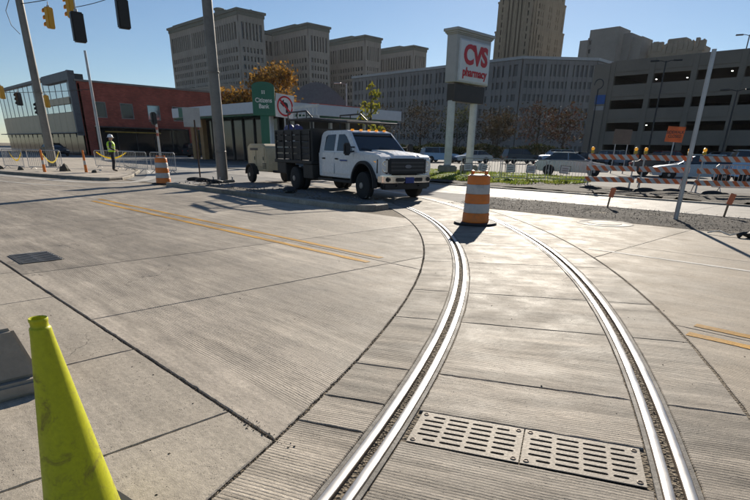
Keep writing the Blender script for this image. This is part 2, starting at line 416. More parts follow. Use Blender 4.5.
def head(r0, r1, z=.010):
    c = .008; return [(r0, -.03), (r0, z-c), (r0+c*.3, z-c*.3), (r0+c, z), ((r0+r1)/2, z+.002), (r1-c, z), (r1-c*.3, z-c*.3), (r1, z-c), (r1, -.03)]
def rail(r, label):
    t = thing('tram_rail', label, 'rail', (0, 0, 0))
    sweep('running_head', head(r-.077, r-.021), 8, 90, 330, RAIL, t)
    sweep('guard_head', head(r+.021, r+.077), 8, 90, 330, RAIL, t)
    sweep('rail_boot', [(r-.102, -.03), (r-.102, .0), (r-.078, .001), (r-.078, -.03)], 8, 90, 330, C_BOOT, t)
    sweep('rail_boot', [(r+.078, -.03), (r+.078, .001), (r+.102, .0), (r+.102, -.03)], 8, 90, 330, C_BOOT, t)
    return t
rail(R_L, 'curved steel rail on the left, passing left of the orange barrel'); rail(R_R, 'curved steel rail on the right, passing right of the slotted drain covers')
# far side of the main street
isl = group_root('traffic_island')
def kerb(pts, w, h, parent, seglen=2.2, name='kerb_stone', m=C_KERB):
    """a row of kerb stones along a plan polyline"""
    P = [Vector(p) for p in pts]
    for a, b in zip(P[:-1], P[1:]):
        L = (b-a).length; k = max(1, round(L/seglen)); d = (b-a)/k; t = d.normalized(); nn = Vector((-t.y, t.x))
        for i in range(k):
            p = a+d*i+t*.006; q_ = a+d*(i+1)-t*.006; mm = MB()
            mm.prism([(0, -.05), (0, h-.02), (.03, h), (w, h+.004*random.random()), (w, -.05)],
                     lambda x, z, p=p: (*(p+nn*x), z), lambda x, z, q_=q_: (*(q_+nn*x), z), .008, 1)
            mm.out(name, m, parent, 0)
kerb([(-20.9, 9.28), (-12.4, 9.24), (-10.9, 9.26), (-10.2, 9.42), (-9.85, 9.8), (-9.95, 10.35), (-10.6, 10.8)], .22, .13, isl)
def heap(name, poly, m, z0, amp, step, seed=1, edge=.6, parent=None):
    rs = np.random.RandomState(seed); us_ = [p[0] for p in poly]; vs_ = [p[1] for p in poly]
    nu = int((max(us_)-min(us_))/step)+1; nv = int((max(vs_)-min(vs_))/step)+1; b = MB(); V = {}
    from mathutils import noise as nz
    def inside(x, y):
        c = False
        for i in range(len(poly)):
            (x1, y1), (x2, y2) = poly[i], poly[i-1]
            if (y1 > y) != (y2 > y) and x < (x2-x1)*(y-y1)/(y2-y1)+x1: c = not c
        return c
    def ed(x, y):
        best = 9
        for i in range(len(poly)):
            a = Vector(poly[i-1]); d = Vector(poly[i])-a; p = Vector((x, y))-a; t = max(0, min(1, p.dot(d)/d.length_squared)); best = min(best, (p-d*t).length)
        return best
    for i in range(nu+1):
        for j in range(nv+1):
            x = min(us_)+i*step+rs.uniform(-.2, .2)*step; y = min(vs_)+j*step+rs.uniform(-.2, .2)*step
            if inside(x, y):
                k = min(1, ed(x, y)/edge)
                z = z0+k*(amp*(.5+.9*nz.noise((x*.9, y*.9, seed)))+amp*.5*nz.noise((x*4, y*4, seed))+.012*nz.noise((x*17, y*17, 3)))
                V[i, j] = b.bm.verts.new((x, y, z))
    for i in range(nu):
        for j in range(nv):
            q_ = [V.get(k) for k in ((i, j), (i+1, j), (i+1, j+1), (i, j+1))]
            if all(q_): b.bm.faces.new(q_)
    return b.out(name, m, parent, 0)
tag(heap('dirt_fill', [(-20.8, 9.47), (-10.9, 9.46), (-10.2, 9.6), (-10.05, 10.2), (-10.9, 11.0), (-13, 11.6), (-21.6, 11.2)], G_STONE, -.01, .075, .12, 2), kind='stuff')
struct(sheet('dirt_lot', [(-45, 9.6), (-12, 9.6), (-8.5, 12.62), (-9, 16.08), (-45, 16.08)], G_ASPH, -.004))
struct(heap('gravel_strip', [(-11.6, 16.1), (-10.1, 14.2), (-9.3, 12.66), (40, 12.62), (40, 16.1)], G_GRAVEL, -.012, .05, .2, 5))
lr = group_root('far_roadway')
for u in range(-24, 8):
    slab('road_slab', [(u*4.5, 16.1), (u*4.5+4.5, 16.1), (u*4.5+4.5, 19.8), (u*4.5, 19.8)], C_FAR, lr, .002, .006, .0)
fk = group_root('far_kerb'); kerb([(-40, 19.82), (40, 19.82)], .16, .05, fk, 4.5)
struct(heap('earth_bank', [(-30, 20.0), (40, 20.0), (40, 24.3), (-9, 24.6), (-12.4, 25.5), (-30, 25.5)], G_EARTH, 0.04, .07, .4, 8, .4))
struct(sheet('parking_lot', [(-60, 24.3), (60, 24.3), (60, 84), (-60, 84)], G_LOT, -.004))
struct(sheet('cross_street', [(-260, 9.6), (-22, 9.6), (-22, 16.08), (-60, 60), (-260, 60)], G_ASPH, -.008))

# ------------------------------------------------------------------ buildings
def facade(mb, p0, p1, z0, z1, rows, ncol, pw, dep, end=None, extra=()):
    """piers and spandrels standing proud of the glazing core; rows = window (bottom, top)"""
    a = Vector(p0); b = Vector(p1); L = (b-a).length; t = (b-a)/L; end = pw if end is None else end
    zs = [z0]; 
    for zb, zt in rows: zs += [zb, zt]
    zs.append(z1)
    for i in range(0, len(zs), 2):
        if zs[i+1]-zs[i] > .01: mb.obox(a, b, 0, dep-.12, zs[i], zs[i+1])
    mb.obox(a, a+t*end, -.1, dep, z0, z1-.05); mb.obox(b-t*end, b, -.1, dep, z0, z1-.05)
    w = (L-2*end)/ncol
    for i in range(1, ncol):
        c = a+t*(end+w*i); k = pw*2.4 if i in extra else pw
        mb.obox(c-t*k/2, c+t*k/2, 0, dep, z0, z1-.05)
def core(mb, u0, u1, v0, v1, z): mb.box(((u0+u1)/2, (v0+v1)/2, z/2), (u1-u0, v1-v0, z))
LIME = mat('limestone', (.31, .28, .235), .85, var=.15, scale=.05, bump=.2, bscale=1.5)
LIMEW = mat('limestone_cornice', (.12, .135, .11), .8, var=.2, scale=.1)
# large limestone office block with four projecting wings
gm = thing('office_block', 'huge limestone office block with four projecting wings behind the bank', 'building', (-300, 240, 0))
def rel(o, parent):               # parent an object built in world coordinates, keeping its place
    o.parent = parent; o.matrix_parent_inverse = parent.matrix_basis.inverted(); return o
WG = [(165.6, 180.7), (209.5, 224.4), (253.0, 266.2), (297.0, 310.0)]
rows = [(z, z+2.3) for z in np.arange(3.5, 49, 3.85)] + [(51.5, 59.0)]
for i, (v0, v1) in enumerate(WG):
    m = MB(); core(m, -342, -266.6, v0+.6, v1-.6, 63); rel(m.out('glazing', GLASS, None, 0), gm)
    m = MB(); facade(m, (-266.6, v0), (-266.6, v1), 0, 63, rows, 6, .85, .7, 1.5)
    facade(m, (-342, v0+.6), (-266.6, v0+.6), 0, 63, rows, 30, .85, .7, 1.8, (10, 20)); m.box((-304, v1-.2, 31), (75, .6, 62))
    rel(tag(m.out('wing_wall', LIME, None, 0), kind='stuff'), gm)
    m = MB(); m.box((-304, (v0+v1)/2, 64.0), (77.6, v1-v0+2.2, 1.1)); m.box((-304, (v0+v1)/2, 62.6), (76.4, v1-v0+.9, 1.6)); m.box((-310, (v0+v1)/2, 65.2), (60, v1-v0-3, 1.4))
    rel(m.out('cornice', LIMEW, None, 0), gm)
for i in range(3):
    v0, v1 = WG[i][1]+.1, WG[i+1][0]-.1
    m = MB(); core(m, -335, -300.6, v0, v1, 62.5); rel(m.out('glazing', GLASS, None, 0), gm)
    m = MB(); facade(m, (-300.6, v0), (-300.6, v1), 0, 62, rows, 11, .85, .7, .6); rel(tag(m.out('link_wall', LIME, None, 0), kind='stuff'), gm)
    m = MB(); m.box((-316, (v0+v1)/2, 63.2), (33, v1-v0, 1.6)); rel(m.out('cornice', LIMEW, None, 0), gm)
m = MB(); m.box((-308, 161.6, 15), (82, 7.4, 30)); m.box((-308, 161.6, 30.4), (83, 8.2, .8)); rel(m.out('podium', LIME, None, 0), gm)
m = MB(); m.lathe([(2.4, 64), (2.4, 68.4), (2.9, 68.6), (2.9, 69.2), (2.2, 69.5)], (-296, 173, 0), 20); rel(m.out('roof_drum', LIMEW, None, 0), gm)
m = MB(); m.tube([(-306, 200, 62), (-306, 200, 70), (-305.5, 199.4, 72), (-304, 198, 72.6), (-303, 196.6, 71)], [1.2, 1.2, 1.3, 1.5, 1.8], 10); rel(m.out('roof_duct', BLACK, None), gm)
# mid-rise office with a bent front
OFF = mat('office_cladding', (.20, .195, .185), .7, var=.12, scale=.1)
off = thing('mid_rise_office', 'grey mid-rise office with a bent front and pale cornice behind the sign', 'building', (-120, 170, 0))
orow = [(z, z+1.9) for z in (1.2, 4.9, 8.6, 12.3, 16.0, 19.7)]+[(23.0, 26.2)]
pl = [(-178, 162.8), (-99.5, 161.6), (-84, 178.5), (-84, 215), (-178, 215)]
m = MB(); m.prism(pl, lambda x, y: (x, y, 0), lambda x, y: (x, y, 27.6)); rel(m.out('glazing', mat('office_glass', (.085, .088, .09), .35), None, 0), off)
m = MB(); facade(m, pl[0], pl[1], 0, 27.4, orow, 38, .75, .6, 1.2, tuple(range(3, 38, 3))); facade(m, pl[1], pl[2], 0, 27.4, orow, 15, .6, .6, .8, (5, 10)); facade(m, pl[2], pl[3], 0, 27.4, orow, 10, .6, .6, .8)
rel(tag(m.out('facade', OFF, None, 0), kind='stuff'), off)
m = MB(); m.prism([(-178.5, 162.0), (-99.2, 160.8), (-83.2, 178.2), (-83.2, 215), (-178.5, 215)], lambda x, y: (x, y, 27.5), lambda x, y: (x, y, 28.3)); rel(m.out('cornice', mat('pale_cornice', (.36, .37, .37), .5), None, 0), off)
# stone tower
TOW = mat('tower_stone', (.34, .265, .175), .85, var=.18, scale=.06)
tw = thing('stone_tower', 'tall tan stone tower rising out of the picture above the bent grey office', 'tower', (-190, 315, 0))
trow = [(z, z+2.5) for z in np.arange(4, 104, 3.7)]
def block(root, u0, u1, v0, v1, h, nc, nd, m_, rows_, name='wall', pw=1.0):
    m = MB(); core(m, u0, u1, v0, v1, h-.5); rel(m.out('glazing', GLASS, None, 0), root)
    m = MB(); rw = [r_ for r_ in rows_ if r_[1] < h-1.5]
    facade(m, (u0, v0), (u1, v0), 0, h, rw, nc, pw, .7, 2., tuple(range(4, nc, 4))); facade(m, (u1, v0), (u1, v1), 0, h, rw, nd, pw, .7, 2., tuple(range(4, nd, 4)))
    rel(tag(m.out(name, m_, None, 0), kind='stuff'), root)
    m = MB(); m.box(((u0+u1)/2, (v0+v1)/2, h-.2), (u1-u0+1.2, v1-v0+1.2, .9)); rel(m.out('parapet', m_, None, 0), root)
block(tw, -203, -181.5, 299, 332, 102, 12, 14, TOW, trow, pw=1.25); block(tw, -205, -181.0, 301, 333, 80, 12, 13, TOW, trow, pw=1.25); block(tw, -207, -180.5, 303, 334, 66, 14, 13, TOW, trow, pw=1.25)
GREYB = mat('grey_stone', (.24, .225, .20), .9, var=.15, scale=.08)
fb = thing('stepped_block', 'grey stepped apartment block on the skyline above the parking garage', 'building', (-138, 305, 0))
m = MB()
for u0, u1, h in ((-151, -146.5, 55), (-147, -132, 59.6), (-133, -128, 57.2), (-129, -123, 55.4)): m.box(((u0+u1)/2, 310+(u0+140)*.45, h/2), (u1-u0, 14, h))
for k in range(7): m.box((-147+2.3*k, 302.8+(-147+2.3*k+140)*.45, 28), (.5, 1, 56))
rel(m.out('wall', GREYB, None, 0), fb)
m = MB()
for k in range(6):
    u = -146+2.4*k
    for z in range(34, 58, 4): m.box((u, 302.9+(u+140)*.45, z), (1.0, .9, 1.9))
rel(tag(m.out('windows', GLASS, None, 0), kind='stuff'), fb)
cb = thing('crenellated_building', 'tan stone building with a jagged crenellated roofline above the garage', 'building', (-108, 318, 0))
m = MB(); m.box((-109, 321, 25), (25, 12, 50)); 
for k in range(11):
    u = -121+2.4*k; w_ = random.uniform(1.2, 2.6); m.box((u, 315.6, 49.0+random.uniform(0, 2.4)), (w_, 2.4, 4.2)); m.box((u+.3, 315.4, 51.2+random.uniform(0, 1.2)), (.6, 1., 1.6))
m.box((-110, 322, 52), (9, 8, 5), None, .5, 1); rel(m.out('wall', mat('tan_stone', (.27, .23, .17), .9, scale=.3), None, 0), cb)
# parking garage
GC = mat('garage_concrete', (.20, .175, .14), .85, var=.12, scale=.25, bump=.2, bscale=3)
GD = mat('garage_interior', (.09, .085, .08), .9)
ga = thing('parking_garage', 'brown concrete parking garage with three open decks on the right', 'building', (-20, 85, 0))
VG = 85.1; bays = [-37.3+5.45*k for k in range(12)]
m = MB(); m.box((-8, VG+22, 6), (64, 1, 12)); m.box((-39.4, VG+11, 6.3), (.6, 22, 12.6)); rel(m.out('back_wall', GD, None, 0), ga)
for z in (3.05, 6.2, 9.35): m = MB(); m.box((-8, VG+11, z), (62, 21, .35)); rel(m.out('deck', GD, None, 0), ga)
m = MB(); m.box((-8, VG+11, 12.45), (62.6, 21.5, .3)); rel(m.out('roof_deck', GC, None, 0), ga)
for a, b in zip(bays[:-1], bays[1:]):
    for z0, z1 in ((2.55, 4.38), (5.52, 7.34), (8.52, 10.5), (11.66, 13.62)):
        m = MB(); m.box(((a+b)/2, VG, (z0+z1)/2), (b-a-.02, .35, z1-z0), None, .02, 1); rel(m.out('spandrel_panel', GC, None, 0), ga)
        if z1 > 5: m = MB(); m.box(((a+b)/2, VG-.2, z0+.55), (b-a-.02, .12, .14)); rel(m.out('ledge', GC, None, 0), ga)
    m = MB(); m.box((a, VG-.02, 6.75), (.72, .55, 13.5), None, .03, 1); rel(m.out('column', GC, None, 0), ga)
m = MB(); m.box((-38.8, VG-.1, 6.7), (2.4, .8, 13.3), None, .03, 1); rel(m.out('stair_tower', GC, None, 0), ga)
LAMP = mat('deck_lamp', (1, .95, .85), .4, emis=5)
for k in range(44):
    u = random.uniform(-36, 18); z = random.choice((5.3, 8.3, 11.4)); m = MB(); m.box((u, VG+random.uniform(1.2, 7), z+.1), (.2, .1, .08), None, .02, 1); rel(m.out('ceiling_lamp', LAMP, None, 0), ga)
m = MB()
for k in range(60): m.tube([(-36+.9*k, VG-1.5, 0), (-36+.9*k, VG-1.5, 1.9)], .03, 5)
for z in (.3, 1.8): m.tube([(-36, VG-1.5, z), (18, VG-1.5, z)], .03, 5)
fe = tag(m.out('iron_fence', BLACK), 'black iron fence along the foot of the parking garage', 'fence')
# brick shop row and glass corner building
BRICK = newmat('red_brick'); 
def brick_mat():
    m, n, b = MATS['red_brick'], MATS['red_brick'].node_tree, MATS['red_brick'].node_tree.nodes['Principled BSDF']; B = NB(n)
    pos = B.n('ShaderNodeNewGeometry').outputs['Position']; x, y, z = B.xyz(pos)
    t = B.n('ShaderNodeTexBrick'); n.links.new(B.comb(B.math('ADD', x, y), z), t.inputs[0]); t.inputs['Scale'].default_value = 1
    t.inputs['Color1'].default_value = (.47, .105, .065, 1); t.inputs['Color2'].default_value = (.34, .072, .048, 1); t.inputs['Mortar'].default_value = (.22, .10, .075, 1)
    t.inputs['Brick Width'].default_value = .42; t.inputs['Row Height'].default_value = .14; t.inputs['Mortar Size'].default_value = .012
    c = B.mul(t.outputs[0], B.rng(B.noise(pos, .7, 5), .3, .7, .75, 1.2)); n.links.new(c, b.inputs['Base Color']); b.inputs['Roughness'].default_value = .85
    n.links.new(B.bump(t.outputs['Fac'], .3, .01), b.inputs['Normal']); return m
BRICK = brick_mat()
FR = mat('dark_frame', (.05, .05, .05), .5); WFR = mat('pale_window_frame', (.30, .28, .26), .5); SHOP = mat('shopfront_interior', (.06, .055, .05), .8)
WINB = mat('blue_reflecting_glass', (.30, .38, .45), .08, spec=1., metal=.8)
br = thing('brick_building', 'two-storey red brick shop building behind the construction worker', 'building', (-79, 40, 0))
UB = -79.0
def wallpanel(m, v0, v1, z0, z1, d=.4): m.box((UB-d/2, (v0+v1)/2, (z0+z1)/2), (d, v1-v0, z1-z0))
wins = [(26.9, 28.4), (30.2, 31.9), (33.8, 35.6), (37.4, 39.2), (41.2, 43.0), (45.0, 46.8), (48.8, 50.6), (52.6, 54.4)]
m = MB(); e = 25.3
for a, b in wins: wallpanel(m, e, a, 4.6, 6.5); e = b
wallpanel(m, e, 60, 4.6, 6.5); wallpanel(m, 25.3, 60, 6.5, 8.65); wallpanel(m, 25.3, 60, 3.6, 4.6); wallpanel(m, 25.3, 26.6, 0, 3.6); wallpanel(m, 39.6, 40.2, 0, 3.6); wallpanel(m, 50, 50.6, 0, 3.6)
m.box((UB-6, 25.4, 4.2), (12, .3, 8.5)); m.box((UB-8.4, 43, 8.0), (15.9, 34.2, .3)); rel(m.out('wall', BRICK, None, 0), br)
m = MB(); m.box((UB-.15, 42.6, 8.76), (.62, 35.2, .22)); rel(m.out('coping', mat('stone_coping', (.24, .2, .17), .8), None, 0), br)
for a, b in wins:
    m = MB()
    for (p, q_, z0, z1) in ((a, b, 4.6, 4.7), (a, b, 6.4, 6.5), (a, a+.1, 4.7, 6.4), (b-.1, b, 4.7, 6.4)): m.box((UB-.12, (p+q_)/2, (z0+z1)/2), (.14, q_-p, z1-z0))
    w = rel(m.out('window', WFR, None, 0), br); m = MB(); m.box((UB-.14, (a+b)/2, 5.55), (.03, b-a-.2, 1.7)); o = m.out('pane', WINB if a > 33 else GLASS, None, 0); o.parent = w; o.matrix_parent_inverse = Matrix()
    w.matrix_parent_inverse = br.matrix_basis.inverted()
m = MB(); m.box((UB-2.2, 43, 1.8), (.2, 34, 3.6)); rel(m.out('back_wall', SHOP, None, 0), br)
for k in range(13):
    v = 26.8+2.55*k; m = MB(); m.box((UB-.2, v, 1.75), (.1, .09, 3.5)); rel(m.out('mullion', FR, None, 0), br)
    if k < 12: m = MB(); m.box((UB-.24, v+1.27, 1.75), (.03, 2.44, 3.45)); rel(m.out('shop_window', GLASS, None, 0), br)
m = MB(); m.box((UB+.05, 31.5, 2.95), (.1, 7.5, .16)); rel(m.out('sign_band', mat('mustard_band', (.45, .30, .06), .6), None, 0), br)
m = MB(); m.box((UB+.55, 32.5, 3.5), (1.2, 12, .12)); rel(m.out('awning', FR, None, 0), br)
gl = thing('glass_corner_building', 'corner building with blue glass curtain wall and tan lower panels', 'building', (-98, 25, 0))
SKYG = mat('curtain_glass', (.86, .9, .92), .06, spec=1., metal=.9, var=.05); TANP = mat('tan_metal_panel', (.55, .43, .29), .45, metal=.2, var=.1, scale=.6)
FASC = mat('grey_fascia', (.12, .12, .125), .5)
m = MB(); m.box((-99.2, 25.75, 4.8), (40.0, 1.0, 9.4)); rel(m.out('core', FR, None, 0), gl)
for k in range(15):
    u0 = -119+2.65*k
    m = MB(); m.box((u0+1.32, 25.1, 7.35), (2.60, .1, 4.15)); rel(m.out('glass_panel', SKYG, None, 0), gl)
    m = MB(); m.box((u0+1.32, 25.05, 4.0), (2.58, .18, 2.45), None, .01, 1); rel(m.out('tan_panel', TANP, None, 0), gl)
    m = MB(); m.box((u0, 25.03, 5.8), (.05, .05, 7.2)); rel(m.out('mullion', mat('mullion_grey', (.3, .3, .3), .4), None, 0), gl)
    m = MB(); m.box((u0+1.32, 25.1, 1.35), (2.5, .06, 2.6)); rel(m.out('shop_window', GLASS, None, 0), gl)
for k in range(5):
    m = MB(); m.box((-91.4+2.2*k, 24.88, 6.6), (2.1, .12, .8), None, .01, 1); rel(m.out('tan_panel', TANP, None, 0), gl)
m = MB(); m.box((-99.2, 24.9, 9.55), (40.6, .5, .35)); m.box((-85, 24.85, 9.3), (11.5, .62, 1.0)); rel(m.out('fascia', FASC, None, 0), gl)
m = MB(); m.box((-79.25, 24.8, 6.1), (.5, .8, 7.4)); rel(m.out('end_fin', FASC, None, 0), gl)
m = MB(); m.box((-99.2, 24.6, 2.72), (40.4, 1.0, .12)); rel(m.out('canopy', FASC, None, 0), gl)
# bank pavilion
bk = thing('bank_building', 'low bank with a wide white fascia and dark glazing behind the green sign', 'building', (-52, 36, 0))
WF = mat('white_fascia', (.62, .63, .64), .5, var=.06); GRN = mat('bank_green', (.008, .115, .065), .4, var=.08)
TIMB = mat('timber_cladding', (.33, .19, .08), .7)
m = MB(); m.box((-52.4, 37.7, 4.72), (19.4, 16.8, .95), None, .03, 1); rel(m.out('roof_fascia', WF, None, 0), bk)
m = MB(); m.box((-52.4, 37.7, 4.17), (18.8, 16.2, .14)); rel(m.out('soffit_trim', GRN, None, 0), bk)
m = MB(); m.box((-59.2, 29.28, 4.72), (2.4, .06, .9)); rel(m.out('green_fascia_panel', GRN, None, 0), bk)
m = MB(); m.box((-53, 39, 2.05), (15, 13, 4.1)); rel(m.out('dark_interior', SHOP, None, 0), bk)
for k in range(8):
    u = -60.2+2.1*k; m = MB(); m.box((u, 31.9, 2.05), (.12, .14, 4.1)); rel(m.out('mullion', FR, None, 0), bk)
    if k < 7: m = MB(); m.box((u+1.05, 32, 2.05), (1.96, .05, 4.05)); rel(m.out('glass_panel', GLASS, None, 0), bk)
for u in (-61.0, -58.9): m = MB(); m.box((u, 31.2, 2.05), (.7, .5, 4.1)); rel(m.out('timber_pier', TIMB, None, 0), bk)
for k in range(6):
    v = 31+2.4*k; m = MB(); m.box((-45.3, v, 2.05), (.3, .3, 4.1)); rel(m.out('column', WF, None, 0), bk)
m = MB(); m.box((-55.5, 45.2, 5.6), (7, 8, 1.0)); rel(m.out('brick_upstand', BRICK, None, 0), bk)
hz = thing('dome_roof_building', 'low building with a dark barrel roof behind the autumn tree', 'building', (-97, 78, 0))
m = MB(); m.prism([(-9+18*i/14, 9.5+4.2*math.sin(math.pi*i/14)) for i in range(15)]+[(9, 0), (-9, 0)], lambda x, z: (-97+x*.55, 78+x*.55, z*1.03), lambda x, z: (-109+x*.55, 88+x*.55, z*1.03)); rel(m.out('wall', mat('dark_roofing', (.12, .13, .145), .7), None), hz)
m = MB(); m.box((-91, 76, 4.6), (9, .5, 9.2), R(35)); rel(m.out('brick_front', BRICK, None, 0), hz)

# ------------------------------------------------------------------ signs and poles
# pharmacy pylon sign
cv = thing('pharmacy_sign', 'tall pylon sign with red lettering on two round white posts', 'sign', (-22.75, 30.2, 0))
CREAM = mat('sign_cabinet', (.42, .41, .39), .55, var=.08); RED = mat('sign_red', (.55, .012, .018), .4, var=.05); FACE = mat('sign_face', (.72, .72, .71), .4, var=.04)
def cvbox(name, u0, u1, v0, v1, z0, z1, m_, bev=.02): m = MB(); m.box(((u0+u1)/2, (v0+v1)/2, (z0+z1)/2), (u1-u0, v1-v0, z1-z0), None, bev, 1); return rel(m.out(name, m_, None, 30), cv)
cvbox('cabinet', -22.98, -22.24, 28.62, 32.16, 5.3, 7.82, CREAM)
m = MB(); m.prism([(0, 7.9), (0, 8.0), (.08, 8.05), (.16, 8.2), (.22, 8.25), (.22, 8.42), (0, 8.44)], lambda d, z: (-23.2-d, 28.62-d, z), lambda d, z: (-22.24+d, 28.62-d, z)) if False else None
for k, (d, z0, z1) in enumerate(((.05, 7.82, 7.89), (.11, 7.89, 7.98), (.18, 7.98, 8.13))): cvbox('cornice', -22.98-d, -22.24+d, 28.62-d, 32.16+d, z0, z1, CREAM)
cvbox('face_frame', -22.26, -22.16, 28.86, 32.06, 5.32, 7.62, mat('face_frame', (.55, .56, .57), .4))
cvbox('sign_face', -22.2, -22.12, 28.95, 31.97, 5.4, 7.54, FACE)
cvbox('reader_board', -22.9, -22.3, 28.78, 31.95, 4.25, 5.22, mat('bronze_board', (.045, .035, .028), .5))
def put_text(parent, name, body, size, m_, pos, normal, sx=1., off=0., ext=.012, space=1.):
    me = text_mesh(body, size, ext, off, 'CENTER', space, sx); me.transform(Matrix.Translation(pos) @ face_mat(normal)); o = link(name, me, m_, None, 0); return rel(o, parent)
put_text(cv, 'lettering', 'CVS', 1.42, RED, (-22.10, 30.46, 6.78), (1, 0), 1.02, .055, space=.93)
put_text(cv, 'lettering', 'pharmacy', .66, RED, (-22.10, 30.46, 5.88), (1, 0), .98, .016)
for v in (28.95, 31.3):
    m = MB(); m.tube([(-22.6, v, .0), (-22.6, v, 4.3)], .24, 20); rel(m.out('post', mat('post_white', (.60, .60, .58), .5, dirt=.15), None), cv)
    m = MB(); m.lathe([(.62, -.05), (.62, .45), (.52, .55), (.3, .56)], (-22.6, v, 0), 20); rel(m.out('footing', C_KERB, None), cv)
# green bank sign
gs = thing('bank_sign', 'green pylon sign with rounded top and white bank lettering', 'sign', (-35, 23.4, 0))
nrm = Vector((.80, -.60)); tn = Vector((.60, .80))
def onface(w, z, d=0.): p = Vector((-35, 23.4))+tn*w+nrm*d; return (p.x, p.y, z)
out = [(-.78, 3.5), (.78, 3.5), (.78, 5.35)]+[(.78*math.cos(R(a)), 5.35+.30*math.sin(R(a))) for a in range(15, 180, 15)]+[(-.78, 5.35)]
m = MB(); m.prism(out, lambda w, z: onface(w, z, -.15), lambda w, z: onface(w, z, .15), .02, 1); rel(m.out('panel', GRN, None), gs)
m = MB(); m.prism([(-.30, -.05), (.30, -.05), (.30, 3.5), (-.30, 3.5)], lambda w, z: onface(w, z, -.11), lambda w, z: onface(w, z, .11), .02, 1); rel(m.out('post', GRN, None), gs)
LW = mat('lettering_white', (.7, .72, .7), .5)
put_text(gs, 'lettering', 'Citizens\nBank', .40, LW, onface(0, 4.28, .155), nrm, .9, .006)
for w in (-.07, .07):
    for z in (4.93, 5.05): m = MB(); m.box(onface(w, z, .16), (.02, .07, .09), math.atan2(tn.y, tn.x)-math.pi/2); rel(m.out('emblem_bar', LW, None, 0), gs)
# no left turn sign
ns = thing('no_left_turn_sign', 'square white no-left-turn sign with red ring left of the truck', 'sign', (-21.8, 15.7, 0))
nn_ = Vector((.99, -.06)).normalized()
def ring(r_, n=32, a0=0, a1=360): return [(r_*math.cos(R(a0+(a1-a0)*i/n)), r_*math.sin(R(a0+(a1-a0)*i/n))) for i in range(n)]
def putflat(parent, name, loops, ext, m_, pos, normal, rot=0):
    me = flat_mesh(loops, ext); me.transform(Matrix.Translation(pos) @ face_mat(normal) @ Matrix.Rotation(rot, 4, 'Z')); return rel(link(name, me, m_, None, 0), parent)
PS = (-21.8, 15.7, 3.18); off_ = lambda d: (PS[0]+nn_.x*d, PS[1]+nn_.y*d, PS[2])
h = .48; putflat(ns, 'panel', [[(-h, -h), (h, -h), (h, h), (-h, h)]], .006, mat('sign_white', (.72, .70, .68), .45, dirt=.1), off_(0), nn_, R(-4))
putflat(ns, 'black_arrow', [[(x*1.25, y*1.25) for x, y in ((.04, -.22), (.13, -.22), (.13, .02), (.10, .10), (.02, .13), (-.05, .13), (-.05, .22), (-.21, .085), (-.05, -.04), (-.05, .04), (.0, .04), (.04, .0))]], .003, BLACK, off_(.010), nn_, R(-4))
putflat(ns, 'red_ring', [ring(.42), ring(.35)], .003, RED, off_(.016), nn_)
putflat(ns, 'red_slash', [[(-.295, .235), (-.235, .295), (.295, -.235), (.235, -.295)]], .003, RED, off_(.0165), nn_)
m = MB(); m.box((PS[0]-nn_.x*.04, PS[1]-nn_.y*.04, 1.8), (.05, .05, 3.6), math.atan2(nn_.y, nn_.x)); rel(m.out('post', STEEL, None, 0), ns)
# back of a sign on a dark post
bs = thing('sign_seen_from_behind', 'bare grey sign back on a thin rusty post beside the large pole', 'sign', (-23.7, 12.1, 0))
m = MB(); m.box((-23.72, 12.07, 2.6), (.02, .72, .78), R(-27), .005, 1); rel(m.out('panel', mat('sign_back', (.36, .36, .35), .45, metal=.4), None), bs)
m = MB(); m.tube([(-23.66, 12.15, 0), (-23.66, 12.15, 2.5)], .035, 6); rel(m.out('post', mat('rusty_post', (.07, .04, .03), .8), None), bs)
# road works signs near the garage
os_ = thing('orange_road_sign', 'orange sidewalk closed sign on a post in front of the garage', 'sign', (-12.7, 39.8, 0))
n2 = Vector((.305, -.952)); ORS = mat('sign_orange', (.85, .14, .02), .5, emis=0.)
out = [(-.52, -.46), (.50, -.46), (.52, .46), (-.50, .46)]
putflat(os_, 'panel', [out], .01, ORS, (-12.7, 39.8, 2.62), n2, R(-3))
put_text(os_, 'lettering', 'SIDEWALK\nCLOSED', .25, BLACK, (-12.7+n2.x*.02, 39.8+n2.y*.02, 2.62), n2, .82, .004, .003)
m = MB(); m.tube([(-12.7, 39.86, 0), (-12.7, 39.86, 2.6)], .04, 6); rel(m.out('post', STEEL, None), os_)
os2 = thing('faded_sign', 'faded brown sign panel left of the orange sign', 'sign', (-16.6, 42.4, 0))
putflat(os2, 'panel', [[(-.6, -.5), (.6, -.5), (.6, .5), (-.6, .5)]], .01, mat('faded_brown', (.16, .12, .09), .7), (-17.1, 42.4, 2.55), n2, R(-2))
for s in (-.4, .4): m = MB(); m.tube([(-17.1+s, 42.5+s*.3, 0), (-17.1+s, 42.5+s*.3, 2.6)], .04, 6); rel(m.out('post', STEEL, None), os2)
# big poles
def pole(name, label, u, v, h, r0, r1, m_=POLE, base=True):
    t = thing(name, label, 'pole', (u, v, 0))
    m = MB(); m.tube([(0, 0, 0), (0, 0, h*.5), (0, 0, h)], [r0, (r0+r1)/2, r1], 24); m.out('shaft', m_, t)
    if base:
        m = MB(); m.box((0, 0, .05), (r0*3.2, r0*3.2, .1), None, .02, 1); m.out('base_plate', m_, t)
        for a in range(4): m = MB(); m.lathe([(.03, .1), (.03, .22), (.02, .23)], (r0*1.25*(1 if a % 2 else -1), r0*1.25*(1 if a < 2 else -1), 0), 8); m.out('anchor_bolt', STEEL, t)
        for z in (1.2, 4.2): m = MB(); m.lathe([(r0*.99, z), (r0*1.03, z+.01), (r0*1.03, z+.05), (r0*.99, z+.06)], (0, 0, 0), 24, cap=False); m.out('band', POLE, t)
    return t
pole('steel_pole', 'thick weathered steel pole standing on the island beside the truck', -21.9, 12.3, 10.5, .235, .175)
